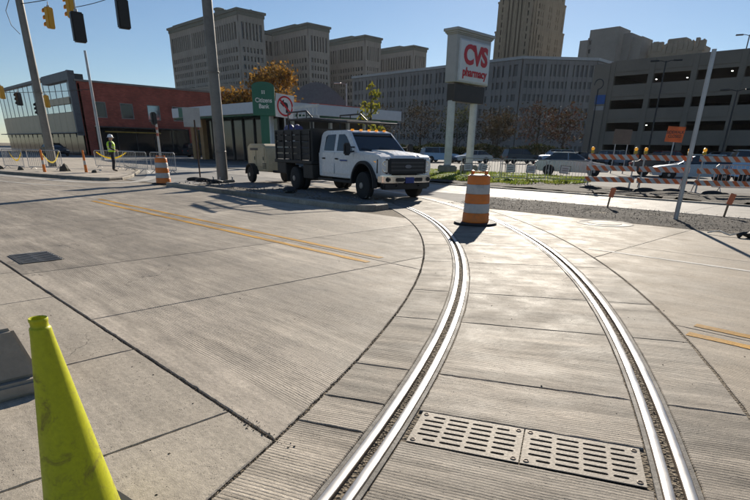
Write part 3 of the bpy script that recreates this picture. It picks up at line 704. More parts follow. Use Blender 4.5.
pole('steel_pole', 'thick steel pole at the far left carrying the signal wire beside the barriers', -39.2, 10.3, 10, .25, .19)
pole('steel_pole', 'thick steel pole on the near sidewalk just beyond the left frame edge', -29.0, -5.4, 10, .235, .175)
pole('thin_lamp_pole', 'slender grey lamp pole in front of the brick building', -57.2, 19.5, 9.2, .15, .10, STEEL, False)
pole('galvanised_post', 'bare galvanised post standing in the gravel strip on the right', -4.12, 14.22, 3.55, .052, .046, STEEL, False)
# traffic signals on span wires
WIRE = mat('cable', (.03, .03, .03), .6); SIGY = mat('signal_yellow', (.62, .32, .02), .45); LENS = mat('dark_lens', (.05, .02, .02), .2)
def cable(name, label, a, b, sag, r_=.02):
    m = MB(); A, Bq = Vector(a), Vector(b); m.tube([A.lerp(Bq, i/16)-Vector((0, 0, sag*4*(i/16)*(1-i/16))) for i in range(17)], r_, 6); return tag(m.out(name, WIRE), label, 'cable')
cable('span_wire', 'signal wire strung from the left steel pole to the island pole', (-39.2, 10.3, 8.7), (-21.9, 12.3, 8.6), .35)
cable('span_wire', 'overhead wire holding the two black signal heads', (-21.9, 12.3, 8.3), (-29.0, -5.4, 8.3), .5)
def signal(label, u, v, z, rz, body, hang, tilt=0.):
    t = thing('traffic_signal', label, 'signal', (u, v, z), rz, 'traffic signals over the crossing'); t.rotation_euler = (tilt, 0, rz)
    m = MB(); m.box((0, 0, -.5), (.44 if body == BLACK else .36, .30, 1.0), None, .04, 2); m.out('housing', body, t)
    for k in range(3):
        m = MB(); m.lathe([(.12, 0), (.13, .015), (.0, .03)], (0, .12, -.18-.32*k), 16, 'Y', False); m.out('lens', LENS, t)
        m = MB()
        pr = None
        for i in range(13):
            a = R(-30+240*i/12); p = [m.bm.verts.new((.15*math.cos(a), .12, -.18-.32*k+.15*math.sin(a))), m.bm.verts.new((.15*math.cos(a), .12+.24, -.19-.32*k+.15*math.sin(a)))]
            if pr: m.bm.faces.new((pr[0], p[0], p[1], pr[1]))
            pr = p
        bmesh.ops.solidify(m.bm, geom=list(m.bm.faces), thickness=.012); m.out('visor', body, t)
    m = MB(); m.tube([(0, 0, 0), (0, 0, hang)], .025, 8); m.box((0, 0, .04), (.12, .12, .1), None, .02, 1); m.out('hanger', STEEL, t)
    return t
signal('black signal head hanging nearest the yellow ones, seen from behind', -24.6, 8.3, 6.05, R(85), BLACK, 1.75, R(3))
signal('black signal head cut by the top edge, right of the others', -24.05, 9.85, 6.65, R(85), BLACK, 1.25, R(4))
signal('yellow signal head hanging right beside the left steel pole', -36.4, 10.9, 8.25, R(110), SIGY, .25, R(4))
signal('yellow signal head hanging above the first black one', -34.7, 11.5, 8.6, R(110), SIGY, .1, R(2))
cable('span_wire', 'distant signal wire crossing in front of the glass building', (-57.2, 19.5, 6.1), (-74, 8, 6.4), .4, .025)
for k, (u, v, z, b_, lb) in enumerate(((-58.3, 15.9, 5.4, SIGY, 'small yellow far signal right of the left steel pole'), (-58.1, 15.05, 4.75, BLACK, 'small black far signal just left of the steel pole'),
        (-58.4, 13.75, 5.45, BLACK, 'small black far signal before the blue glass'), (-58.6, 12.6, 5.9, SIGY, 'small yellow far signal at the left edge'))):
    signal(lb, u, v, z, R(120), b_, .3)
# street lamps
def lamp(label, u, v, h, heads, m_=BLACK, rz=0):
    t = thing('street_lamp', label, 'street lamp', (u, v, 0), rz)
    m = MB(); m.tube([(0, 0, 0), (0, 0, h)], [.11, .07], 10); m.out('post', m_, t)
    for s in heads:
        m = MB(); m.tube([(0, 0, h-.1), (s*.5, 0, h+.05), (s*1.0, 0, h+.05)], .04, 6); m.box((s*1.15, 0, h+.05), (.9, .4, .14), None, .04, 1); m.out('lamp_head', m_, t)
    return t
lamp('tall dark twin-headed lamp standing before the middle of the garage', -24.9, 70, 11.0, (-1, 1), BLACK, R(20))
lamp('shorter dark twin-headed lamp behind the galvanised post', -17.2, 70, 7.7, (-1, 1), BLACK, R(20))
lamp('twin-headed lamp standing on the garage roof against the sky', -22.8, 92, 16.2, (-1, 1), BLACK, R(20))
lamp('pale grey single-arm street lamp above the bank roof', -56, 50, 9.0, (-1,), STEEL, R(40))
gb = thing('globe_lamp', 'dark globe lamp post with a blue banner left of the garage', 'street lamp', (-32.2, 70, 0))
m = MB(); m.tube([(0, 0, 0), (0, 0, 8.6)], [.12, .07], 10); m.out('post', BLACK, gb)
m = MB(); m.tube([(.55*math.cos(R(a)), 0, 9.15+.55*math.sin(R(a))) for a in range(-90, 200, 20)], .05, 6); m.out('hoop', BLACK, gb)
m = MB(); m.box((.45, 0, 7.45), (1.2, .06, 1.0)); m.out('banner', mat('banner_blue', (.02, .09, .30), .6), gb)
m = MB(); m.box((.45, 0, 6.5), (1.2, .06, .45)); m.out('plate', GREYP, gb)
# pedestrian signal post behind the left barrel
pd_ = thing('pedestrian_signal', 'striped post with a small black signal head above the left barrel', 'signal', (-30.2, 13.3, 0))
STRP = mat('red_post', (.42, .10, .06), .6)
m = MB(); m.tube([(0, 0, 0), (0, 0, 2.5)], .06, 10); m.out('post', mat('post_pale', (.5, .48, .45), .5), pd_)
for z in (1.9, 2.2): m = MB(); m.tube([(0, 0, z), (0, 0, z+.14)], .064, 10); m.out('red_band', STRP, pd_)
m = MB(); m.box((-.05, -.08, 2.75), (.28, .26, .62), None, .05, 2); m.out('signal_head', BLACK, pd_)
m = MB(); m.box((-.05, -.23, 2.62), (.3, .12, .05), None, .01, 1); m.out('visor', BLACK, pd_)

cable('span_wire', 'upper guy wire running from the left steel pole over the signals', (-39.2, 10.3, 9.3), (-24.0, 9.9, 7.9), .1, .014)
cable('span_wire', 'thin tether wire joining the two black signal heads', (-24.62, 8.3, 6.2), (-24.05, 9.85, 6.8), .05, .012)
m = MB(); m.tube([(-39.2+.27*math.cos(R(200)), 10.3-.27, 9.2), (-39.5, 9.6, 8.3), (-39.4, 9.7, 7.6), (-39.3, 10.02, 7.2)], .018, 6); tag(m.out('drop_cable', WIRE), 'drop cable looping down the side of the left steel pole', 'cable')

# ------------------------------------------------------------------ crew-cab work truck
TW = mat('truck_white', (.80, .79, .77), .25, var=.015, spec=.6, scale=1.2)
BED = mat('bed_black', (.018, .017, .016), .6, dirt=.25)
HEADL = mat('headlight_glass', (.55, .56, .57), .12, metal=.4); PLASTIC = mat('black_plastic', (.02, .02, .021), .55)
HUB = mat('steel_hub', (.35, .34, .33), .4, metal=.7); INT = mat('cab_interior', (.06, .055, .05), .8)
tk = thing('work_truck', 'white crew-cab work truck with black stake bed and ladder rack', 'truck', (-12.19, 12.72, -.004), R(-10.6))
def tp(name, f, m_, parent=tk, smooth=35): m = MB(); f(m); return m.out(name, m_, parent, smooth)
def arcp(cx, cz, r_, a0, a1, n): return [(cx+r_*math.cos(R(a0+(a1-a0)*i/n)), cz+r_*math.sin(R(a0+(a1-a0)*i/n))) for i in range(n+1)]
lower = [(-2.95, .56), (-.62, .56)]+arcp(0, .45, .60, 170, 12, 14)+[(.66, .62), (.80, .62), (.84, .95), (.82, 1.22), (.70, 1.30), (-.35, 1.33), (-2.95, 1.33)]
def wid(z): return .985-.05*max(0, (.85-z)/.3)**2-.03*max(0, (z-1.1)/.25)
for s in (-1, 1): tp('body_side', lambda m, s=s: m.prism(lower, lambda x, z: (x, s*.52, z), lambda x, z: (x, s*(wid(z)-.06*max(0, x-.45)), z), .025, 2), TW)
tp('engine_bay', lambda m: m.box((-1.1, 0, .95), (3.6, 1.06, .62)), PLASTIC)
hood = [(-.62, 1.26), (-.62, 1.425), (-.2, 1.415), (.35, 1.375), (.68, 1.31), (.80, 1.22), (.80, 1.16)]
tp('hood', lambda m: (m.prism(hood, lambda x, z: (x, -.90+.05*max(0, x), z-.03), lambda x, z: (x, .90-.05*max(0, x), z-.03), .04, 3), m.prism([(x, z+.012) for x, z in hood], lambda x, z: (x, -.42, z), lambda x, z: (x, .42, z), .035, 3)), TW)
green = [(-2.93, 1.31), (-2.90, 1.86), (-2.82, 1.96), (-2.6, 2.0), (-1.35, 2.0), (-1.12, 1.955), (-.42, 1.36), (-.42, 1.31)]
def gw(z): return .945-.20*max(0, z-1.33)
tp('cab_roof', lambda m: m.prism(green, lambda x, z: (x, -gw(z), z), lambda x, z: (x, gw(z), z), .035, 3), TW)
def sidewin(name, poly, s, d=.006, mm=GLASS):
    return tp(name, lambda m: m.prism(poly, lambda x, z: (x, s*(gw(z)-.01), z), lambda x, z: (x, s*(gw(z)+d), z), .006, 1), mm)
for s in (-1, 1):
    sidewin('side_window', [(-2.60, 1.38), (-2.56, 1.80), (-2.46, 1.87), (-1.92, 1.88), (-1.92, 1.38)], s)
    sidewin('side_window', [(-1.74, 1.38), (-1.74, 1.88), (-1.38, 1.88), (-1.22, 1.80), (-.78, 1.42), (-.80, 1.38)], s)
    for nm, x0, x1 in (('door', -2.66, -1.86), ('door', -1.80, -.66)):
        d = tp(nm, lambda m, s=s, x0=x0, x1=x1: m.prism([(x0, .68), (x1, .68), (x1, 1.325), (x0, 1.325)], lambda x, z: (x, s*(wid(z)-.01), z), lambda x, z: (x, s*(wid(z)+.012), z), .01, 2), TW)
        tp('handle', lambda m, s=s, x0=x0: m.box((x0+.14, s*1.005, 1.14), (.17, .04, .045), None, .012, 2), PLASTIC, d)
    tp('mirror', lambda m, s=s: (m.box((-.62, s*1.22, 1.44), (.13, .22, .36), None, .04, 2), m.tube([(-.68, s*.92, 1.38), (-.62, s*1.15, 1.36)], .025, 8), m.tube([(-.68, s*.90, 1.50), (-.62, s*1.15, 1.5)], .02, 8)), PLASTIC)
    tp('wheel_flare', lambda m, s=s: m.prism(arcp(0, .45, .675, 182, -8, 18)+arcp(0, .45, .585, -8, 182, 18), lambda x, z: (x, s*.93, z), lambda x, z: (x, s*1.085, z), .02, 2), PLASTIC)
    tp('wheel_well', lambda m, s=s: (m.box((0, s*.53, .75), (1.1, .10, .7)), m.prism(arcp(0, .45, .598, 175, 5, 16)+arcp(0, .45, .575, 5, 175, 16), lambda x, z: (x, s*.50, z), lambda x, z: (x, s*.972, z))), PLASTIC)
    tp('running_board', lambda m, s=s: m.box((-1.75, s*.98, .47), (2.2, .2, .07), None, .02, 2), PLASTIC)
    hl = tp('headlight', lambda m, s=s: m.prism([(.60, .80), (.88, .80), (.88, 1.17), (.60, 1.17)], lambda x, z: (x-.14*0, s*.70, z), lambda x, z: (x-.16, s*.955, z), .02, 2), HEADL)
    tp('bezel', lambda m, s=s: m.prism([(.58, .775), (.89, .775), (.89, 1.195), (.58, 1.195)], lambda x, z: (x-.008, s*.685, z), lambda x, z: (x-.175, s*.958, z), .02, 2), PLASTIC, hl)
    for z in (.90, 1.07): tp('reflector', lambda m, s=s, z=z: m.lathe([(.085, 0), (.09, .01), (.07, .014), (.02, .0)], (.825, s*.80, z), 16, 'X', False), CHROME, hl)
    tp('indicator', lambda m, s=s: m.prism([(.50, .86), (.70, .86), (.70, 1.13), (.50, 1.13)], lambda x, z: (x-.02, s*.93, z), lambda x, z: (x-.10, s*.968, z), .01, 1), AMBER, hl)
    tp('tow_hook', lambda m, s=s: m.tube([(.80, s*.42, .52), (.98, s*.42, .50), (.98, s*.42, .44), (.80, s*.42, .42)], .02, 8), PLASTIC)
tp('windscreen', lambda m: m.prism([(-1.085, 1.915), (-.475, 1.40)], lambda x, z: (x+.004, -(gw(z)-.09), z+.004), lambda x, z: (x+.02, (gw(z)-.09), z+.02)) if False else
   m.bm.faces.new([m.bm.verts.new(v) for v in ((-1.085, -.745, 1.93), (-1.085, .745, 1.93), (-.445, .87, 1.385), (-.445, -.87, 1.385))]), GLASS)
tp('wiper', lambda m: (m.tube([(-.43, -.1, 1.40), (-.52, -.75, 1.475)], .01, 6), m.tube([(-.43, .55, 1.40), (-.54, -.05, 1.5)], .01, 6)), PLASTIC)
gr = tp('grille', lambda m: m.box((.86, 0, .99), (.10, 1.36, .44), None, .04, 3), PLASTIC)
for z in (.88, .985, 1.09): tp('grille_bar', lambda m, z=z: m.box((.912, 0, z), (.03, 1.26, .045), None, .015, 2), mat('grille_grey', (.06, .06, .062), .4), gr)
tp('emblem', lambda m: m.prism([(.12*math.cos(R(a)), .05*math.sin(R(a))) for a in range(0, 360, 20)], lambda y, z: (.925, y, .985+z), lambda y, z: (.94, y, .985+z)), mat('emblem_grey', (.16, .17, .2), .3, metal=.5), gr)
bp = tp('front_bumper', lambda m: m.prism([(.70, -.98), (.86, -.94), (.99, -.62), (1.02, 0), (.99, .62), (.86, .94), (.70, .98)], lambda x, y: (x, y, .52), lambda x, y: (x, y, .74), .03, 2), CHROME)
tp('bumper_opening', lambda m: m.box((1.0, 0, .615), (.06, 1.0, .11), None, .02, 2), PLASTIC, bp)
for s in (-1, 1): tp('fog_light', lambda m, s=s: m.box((.955, s*.72, .62), (.06, .2, .13), R(-18*s), .03, 2), PLASTIC, bp)
tp('licence_plate', lambda m: m.box((1.035, .0, .60), (.02, .32, .17), None, .005, 1), mat('plate_blue', (.03, .05, .22), .5), bp)
tp('valance', lambda m: m.box((.78, 0, .43), (.25, 1.7, .2), None, .04, 2), PLASTIC)
for y in (-.62, -.3, 0, .3, .62): tp('marker_lamp', lambda m, y=y: m.box((-1.28+.04*(1-abs(y)), y, 2.015), (.12, .10, .05), None, .02, 2), AMBER)
tp('door_mark', lambda m: m.box((-1.22, -1.004, 1.10), (.42, .012, .045)), mat('mark_blue', (.06, .10, .28), .5))
tp('chassis', lambda m: (m.box((-2.6, .42, .62), (6.9, .09, .2)), m.box((-2.6, -.42, .62), (6.9, .09, .2)), m.box((-4.47, 0, .42), (.2, 1.8, .2)), m.box((0, 0, .42), (.16, 1.6, .16)), m.box((-2.3, -.1, .5), (1.6, .5, .25))), PLASTIC)
def wheel(parent, x, y, r_, w, s, hub=HUB):
    m = MB(); m.lathe([(r_*.56, -w/2), (r_*.86, -w/2), (r_*.97, -w*.38), (r_, -w*.25), (r_, w*.25), (r_*.97, w*.38), (r_*.86, w/2), (r_*.56, w/2)], (x, y, r_), 28, 'Y')
    t = m.out('wheel', RUBBER, parent); m = MB()
    m.lathe([(r_*.60, w*.50*s), (r_*.57, w*.42*s), (r_*.5, w*.28*s), (r_*.24, w*.34*s), (r_*.22, w*.62*s), (r_*.02, w*.64*s)], (x, y, r_), 20, 'Y', False); m.out('rim', hub, t)
    m = MB()
    for k in range(8): a = k*math.pi/4; m.lathe([(.022, w*.30*s), (.022, w*.42*s), (.005, w*.43*s)], (x+r_*.36*math.cos(a), y, r_+r_*.36*math.sin(a)), 6, 'Y', False)
    m.out('wheel_nuts', hub, t); return t
for s in (-1, 1):
    wheel(tk, 0, s*.95, .405, .24, s); wheel(tk, -4.47, s*1.06, .405, .23, s); wheel(tk, -4.47, s*.79, .405, .23, s)
# bed, stakes, boxes and rack
tp('bed_deck', lambda m: m.box((-4.62, 0, .98), (3.1, 2.36, .12), None, .02, 1), BED)
tp('headboard', lambda m: (m.box((-3.12, 0, 1.55), (.06, 2.3, 1.05)), m.tube([(-3.08, -1.12, 1), (-3.08, -1.12, 2.3)], .04, 8), m.tube([(-3.08, 1.12, 1), (-3.08, 1.12, 2.3)], .04, 8)), BED)
for s in (-1, 1):
    for k in range(5): tp('stake', lambda m, s=s, k=k: m.box((-3.2-.70*k, s*1.16, 1.5), (.07, .05, 1.0)), BED)
    for z in (1.15, 1.36, 1.57, 1.78, 1.97): tp('side_slat', lambda m, s=s, z=z: m.box((-4.62, s*1.13, z), (3.0, .03, .165), None, .01, 1), BED)
    tp('tool_box', lambda m, s=s: m.box((-3.45, s*.92, .68), (.75, .42, .46), None, .02, 2), BED)
    tp('mud_flap', lambda m, s=s: m.box((-5.05, s*.95, .55), (.03, .5, .6)), RUBBER)
    tp('rear_box', lambda m, s=s: m.box((-5.6, s*.95, .74), (.8, .4, .4), None, .02, 2), BED)
RK = mat('rack_black', (.03, .03, .03), .5)
def rack(m):
    for s in (-1, 1):
        m.tube([(-4.95, s*1.1, 1.0), (-4.95, s*1.1, 2.38)], .032, 8); m.tube([(-4.95, s*1.1, 2.38), (-3.1, s*1.1, 2.38), (-1.0, s*1.0, 2.22)], .032, 8)
        m.tube([(-4.95, s*1.1, 2.62), (-3.5, s*1.1, 2.62), (-3.05, s*1.1, 2.38)], .028, 8)
        for x in (-4.95, -4.2, -3.5): m.tube([(x, s*1.1, 2.38), (x, s*1.1, 2.62)], .022, 6)
    for x in (-4.95, -4.1, -3.1, -2.1, -1.05): m.tube([(x, -1.1 if x < -2 else -1.0, 2.38 if x < -3 else 2.38+(x+3.1)*-.078), (x, 1.1 if x < -2 else 1.0, 2.38 if x < -3 else 2.38+(x+3.1)*-.078)], .028, 8)
tp('ladder_rack', rack, RK)
ALU = mat('aluminium', (.5, .5, .5), .4, metal=.6)
ld_ = thing('aluminium_ladder', 'aluminium ladder lying on edge in the rack above the truck bed', 'ladder', (-12.19, 12.72, -.004), R(-10.6))
for z in (2.44, 2.78): m = MB(); m.box((-3.85, -.95, z), (1.95, .05, .075)); m.out('stile', ALU, ld_)
for k in range(7): m = MB(); m.tube([(-4.7+.28*k, -.95, 2.44), (-4.7+.28*k, -.95, 2.78)], .018, 6); m.out('rung', ALU, ld_)
def load(label, x, y, z, d, m_, name='load_box', cat='box', bev=.04):
    o = thing(name, label, cat, (-12.19, 12.72, -.004), R(-10.6)); m = MB(); m.box((x, y, z), d, R(random.uniform(-5, 5)), bev, 2); m.out('body', m_, o); m = MB(); m.box((x, y, z+d[2]/2+.015), (d[0]*1.02, d[1]*1.02, .03), None, .01, 1); m.out('lid', m_, o)
load('black tool chest inside the truck bed near the cab', -3.6, .2, 1.42, (.7, 1.4, .75), BED)
load('grey crate inside the truck bed near the tail', -5.3, -.4, 1.34, (.9, .8, .6), GREYP)
tp_ = thing('rolled_tarpaulin', 'rolled blue-purple tarpaulin lying on top of the bed rear', 'tarpaulin', (-12.19, 12.72, -.004), R(-10.6))
m = MB(); m.tube([(-6.0+.12*i, -.75+.05*math.sin(i), 2.08+.04*math.sin(i*1.7)) for i in range(13)], [.06]+[.13+.02*math.sin(i*2.1) for i in range(11)]+[.07], 12); m.out('roll', mat('tarp_blue', (.07, .07, .20), .6, bump=.6, bscale=12), tp_)
for x in (-5.6, -4.95): m = MB(); m.lathe([(.155, -.03), (.16, 0), (.155, .03)], (x, -.75, 2.08), 12, 'X', False); m.out('strap', BLACK, tp_)
# towed compressor
cp = thing('towed_compressor', 'tan towed air compressor hitched behind the truck', 'compressor', (-20.75, 14.1, -.004), R(-9))
TAN = mat('compressor_tan', (.52, .43, .27), .45, dirt=.15)
out = [(-1.0, .48), (1.0, .48), (1.0, 1.3), (.9, 1.48), (.6, 1.58), (-.75, 1.58), (-.95, 1.5), (-1.0, 1.35)]
tp('canopy', lambda m: m.prism(out, lambda x, z: (x, -.68, z), lambda x, z: (x, .68, z), .05, 3), TAN, cp)
for x in (-.45, .42):
    d = tp('access_door', lambda m, x=x: m.box((x, -.692, 1.05), (.78, .02, .75), None, .01, 1), TAN, cp); tp('latch', lambda m, x=x: m.box((x+.28, -.71, 1.0), (.06, .02, .14), None, .01, 1), PLASTIC, d)
tp('name_strip', lambda m: m.box((-.2, -.708, 1.36), (.8, .008, .09)), mat('dark_strip', (.08, .07, .06), .6), cp)
tp('vent', lambda m: [m.box((.75, -.70, .62+.06*k), (.3, .02, .03)) for k in range(4)], PLASTIC, cp)
for s in (-1, 1): wheel(cp, -.35, s*.80, .33, .2, s); tp('mudguard', lambda m, s=s: m.prism(arcp(-.35, .35, .44, 180, 0, 12)+arcp(-.35, .35, .40, 0, 180, 12), lambda x, z: (x, s*.66, z), lambda x, z: (x, s*.93, z)), PLASTIC, cp)
tp('drawbar', lambda m: (m.tube([(1.0, .4, .5), (2.1, 0, .48)], .05, 8), m.tube([(1.0, -.4, .5), (2.1, 0, .48)], .05, 8), m.tube([(1.7, .1, .02), (1.7, .1, .75)], .035, 8)), PLASTIC, cp)
tp('tail_light', lambda m: (m.box((-1.01, -.55, .62), (.03, .12, .1)), m.box((-1.01, .55, .62), (.03, .12, .1))), mat('red_lens', (.4, .02, .02), .3), cp)

# ------------------------------------------------------------------ barrels, cone, delineators
def barrel(label, u, v, rz):
    t = thing('traffic_barrel', label, 'traffic barrel', (u, v, 0), rz, 'orange traffic barrels')
    zs = [.05, .24, .43, .62, .81, .98]; rs = [.285, .272, .26, .248, .236, .225]; cols = [ORANGE, REFL, ORANGE, REFL, ORANGE]
    for k in range(5):
        m = MB(); r0, r1 = rs[k], rs[k+1]+.006
        m.lathe([(r0-.008, zs[k]), (r0, zs[k]+.012), (r1, zs[k+1]-.012), (r1-.008, zs[k+1])], (0, 0, 0), 36, cap=(k in (0, 4))); m.out('body' if k == 0 else ('reflective_band' if k % 2 else 'orange_band'), cols[k], t)
    m = MB(); m.lathe([(.30, 0), (.30, .05), (.27, .06)], (0, 0, 0), 36); m.out('foot', ORANGE, t)
    m = MB(); m.lathe([(.27, .0), (.45, .0), (.46, .02), (.44, .045), (.30, .05), (.29, .02)], (0, 0, 0), 36, cap=False); m.out('rubber_base', RUBBER, t)
    m = MB(); m.lathe([(.20, .98), (.205, 1.0), (.12, 1.005), (.0, 1.005)], (0, 0, 0), 30, cap=False); m.out('lid', REFL, t)
    for s in (-1, 1): m = MB(); m.tube([(s*.14, -.06, .99), (s*.145, -.05, 1.065), (s*.145, .05, 1.065), (s*.14, .06, .99)], .022, 8); m.out('handle_lug', ORANGE, t)
    m = MB(); m.tube([(-.145, 0, 1.06), (0, 0, 1.045), (.145, 0, 1.06)], .014, 6); m.out('handle', ORANGE, t)
    return t
barrel('orange and white striped barrel standing between the rails', -6.72, 9.7, R(20)); barrel('smaller-looking striped barrel at the island tip on the left', -21.86, 9.62, R(70))
cn = thing('lime_cone', 'tall lime-green plastic traffic cone in the left foreground', 'traffic cone', (-2.055, .395, 0), R(10))
def cone_mat():
    m, n, b = newmat('lime_plastic'); B = NB(n); co = B.n('ShaderNodeTexCoord').outputs['Object']; x, y, z = B.xyz(co)
    d = B.noise(co, 9, 6, .75, .6); f = B.noise(co, 60, 4); d2 = B.noise(B.comb(B.math('MULTIPLY', x, 14), B.math('MULTIPLY', y, 14), B.math('MULTIPLY', z, 3.)), 1., 6, .7)
    c = B.mix(B.rng(d2, .35, .7, 0, .35), (.46, .47, .004), (.34, .35, .008)); c = B.mix(B.rng(d, .52, .68, 0, .8), c, (.17, .12, .03)); c = B.mul(c, B.rng(f, .3, .7, .9, 1.08))
    n.links.new(c, b.inputs['Base Color']); n.links.new(B.rng(d, .4, .7, .42, .7), b.inputs['Roughness']); b.inputs['Specular IOR Level'].default_value = .4
    n.links.new(B.bump(d2, .12, .01), b.inputs['Normal']); return m
LIME_ = cone_mat()
m = MB(); m.lathe([(.160, .035), (.145, .06), (.138, .08), (.037, .84), (.0345, .868), (.0335, .873), (.0300, .876), (.0285, .880), (.0285, .893), (.0305, .896), (.0305, .905), (.029, .908), (.025, .906), (.0235, .885), (.024, .84), (.11, .2)], (0, 0, 0), 64, cap=False); m.out('cone_body', LIME_, cn, 40)
m = MB(); m.box((0, 0, .018), (.40, .40, .036), None, .015, 3); m.out('base', mat('black_rubber_base', (.03, .03, .03), .8), cn)
def delin(label, u, v, h=1.05):
    t = thing('delineator_post', label, 'delineator', (u, v, .0), random.random(), 'delineator posts')
    zs = np.linspace(.06, h, 6)
    for k in range(5): m = MB(); m.lathe([(.075-.006*k, zs[k]), (.07-.006*k, zs[k+1])], (0, 0, 0), 14); m.out('reflective_band' if k in (2, 4) else 'tube', REFL if k in (2, ) else ORANGE, t)
    m = MB(); m.lathe([(.26, 0), (.25, .05), (.09, .07)], (0, 0, 0), 8); m.out('rubber_base', RUBBER, t)
    m = MB(); m.lathe([(.05, h), (.06, h+.03), (.03, h+.06), (.045, h+.1)], (0, 0, 0), 12); m.out('handle', ORANGE, t); return t
delin('orange delineator post beside the foot of the left steel pole', -31.9, 7.95); delin('orange delineator post between the left steel pole and the worker', -30.9, 9.6)
# concrete footing block at the left edge
bl = thing('concrete_block', 'tapered concrete block on a plinth at the left edge behind the cone', 'concrete block', (-3.92, .42, 0), R(0))
BLC = mat('block_concrete', (.30, .265, .22), .9, var=.2, scale=3, bump=.5, bscale=25)
m = MB(); m.box((0, -.02, .05), (.62, .62, .10), None, .02, 2); m.out('plinth', BLC, bl)
m = MB(); m.box((-.02, -.04, .255), (.56, .54, .31), None, .02, 2, .72); m.out('tapered_body', BLC, bl)
# ------------------------------------------------------------------ drain covers
IRON = mat('cast_iron', (.27, .235, .19), .7, metal=.1, var=.25, scale=9, bump=.25, bscale=60, dirt=.3)
def slot(cx, cy, L, w, n=5):
    r_ = w/2; p = []
    for i in range(n+1): a = R(-90+180*i/n); p.append((cx+L/2-r_+r_*math.cos(a), cy+r_*math.sin(a)))
    for i in range(n+1): a = R(90+180*i/n); p.append((cx-L/2+r_+r_*math.cos(a), cy+r_*math.sin(a)))
    return p
def drain(label, r0, r1, ang):
    e = Vector((math.cos(R(ang)), math.sin(R(ang)))); c = Vector(TC)+e*(r0+r1)/2; L = r1-r0; Wd = .368
    t = thing('drain_cover', label, 'drain cover', (c.x, c.y, .0), R(ang), 'slotted drain covers between the rails')
    h = .003; loops = [[(-L/2+h, -Wd/2), (L/2-h, -Wd/2), (L/2-h, Wd/2), (-L/2+h, Wd/2)]]; cols = [-.205, -.068, .068, .205]
    for i, x in enumerate(cols):
        for j in range(6):
            y = -.135+.054*j; l = .112
            if i in (0, 3) and j in (0, 5): l = .07; x2 = x+(.02 if i == 0 else -.02)
            else: x2 = x
            loops.append(slot(x2, y, l*1.05, .0215))
    me = flat_mesh(loops, .003); me.transform(Matrix.Translation((0, 0, -.001))); o = link('plate', me, IRON, t, 0)
    for sx in (-1, 1):
        for sy in (-1, 1):
            m = MB(); m.lathe([(.015, .001), (.015, .0055), (.011, .0065), (.008, .003), (0, .003)], (sx*(L/2-.032), sy*(Wd/2-.03), 0), 12, cap=False); m.out('bolt_boss', mat('iron_dark', (.14, .11, .085), .6, metal=.4), t)
    m = MB(); m.box((0, 0, -.0085), (L-.004, Wd+.012, .002)); m.out('sump', mat('sump_dark', (.012, .01, .008), 1.), t)
    return t
drain('left half of the slotted drain cover pair between the rails', 22.266, 22.867, 25.88); drain('right half of the slotted drain cover pair between the rails', 22.868, 23.466, 25.88)
gi = thing('gutter_grate', 'dark cast-iron gutter grate in the road near the left edge', 'drain grate', (-8.42, 1.765, .004))
GI = mat('dark_iron', (.05, .045, .04), .6, metal=.3)
loops = [[(-.35, -.26), (.35, -.26), (.35, .26), (-.35, .26)]]+[[(x-.03, y-.095), (x+.03, y-.095), (x+.03, y+.095), (x-.03, y+.095)] for x in np.arange(-.3, .31, .1) for y in (-.125, .125)]
me = flat_mesh(loops, .003); link('frame', me, GI, gi, 0)
for x in np.arange(-.35, .36, .1): m = MB(); m.box((x, 0, .006), (.028, .48, .008), None, .003, 1); m.out('bar', mat('worn_iron', (.34, .31, .27), .4, metal=.6), gi)
mh = thing('manhole_cover', 'round pale concrete-dusted manhole cover near the gravel strip', 'manhole cover', (-4.95, 12.15, .0))
m = MB(); m.lathe([(.60, -.03), (.60, .006), (.585, .010), (.54, .010), (.53, .004), (.0, .006)], (0, 0, 0), 40, cap=False); m.out('collar', C_FAR, mh)
m = MB(); m.lathe([(.36, .0), (.36, .012), (.34, .016), (.0, .016)], (0, 0, 0), 32, cap=False); m.out('lid', C_GUT, mh)

# ------------------------------------------------------------------ barricades
def stripe_mat():
    m, n, b = newmat('barricade_stripes'); B = NB(n); co = B.n('ShaderNodeTexCoord').outputs['Object']; x, y, z = B.xyz(co)
    ax = B.math('ABSOLUTE', x); s = B.math('FRACT', B.math('MULTIPLY', B.math('ADD', x, B.math('MULTIPLY', z, 1.)), 1/.34))
    f = B.math('GREATER_THAN', s, .5); w = B.rng(B.noise(co, 7, 5, .7), .5, .75, 0, .5)
    c = B.mix(f, (.60, .58, .54), (.72, .15, .03)); c = B.mix(w, c, (.3, .25, .2)); n.links.new(c, b.inputs['Base Color']); b.inputs['Roughness'].default_value = .5; return m
STRIPE = stripe_mat()
SACK = mat('black_sandbag', (.022, .021, .02), .75, bump=.5, bscale=20)
def sandbag(label, u, v, rz, s=1., z=0.):
    m = MB(); b = bmesh.new(); bmesh.ops.create_icosphere(b, subdivisions=3, radius=1)
    from mathutils import noise as nz
    sd = random.random()*50
    for q_ in b.verts:
        p = q_.co; k = 1+.12*nz.noise((p.x*2+sd, p.y*2, p.z*2)); q_.co = Vector((p.x*.36*k, p.y*.2*k, max(-.055, p.z*.10*k)+.055))*s
    m._merge(b); o = m.out('sandbag', SACK, None, 60); o.location = (u, v, z); o.rotation_euler = (0, 0, rz); m = MB(); m.tube([(.32*s, 0, .06*s), (.40*s, .02, .07*s), (.46*s, .05, .03*s)], [.05*s, .03*s, .05*s], 8); m.out('tied_end', SACK, o)
    return tag(o, label, 'sandbag', 'black sandbags')
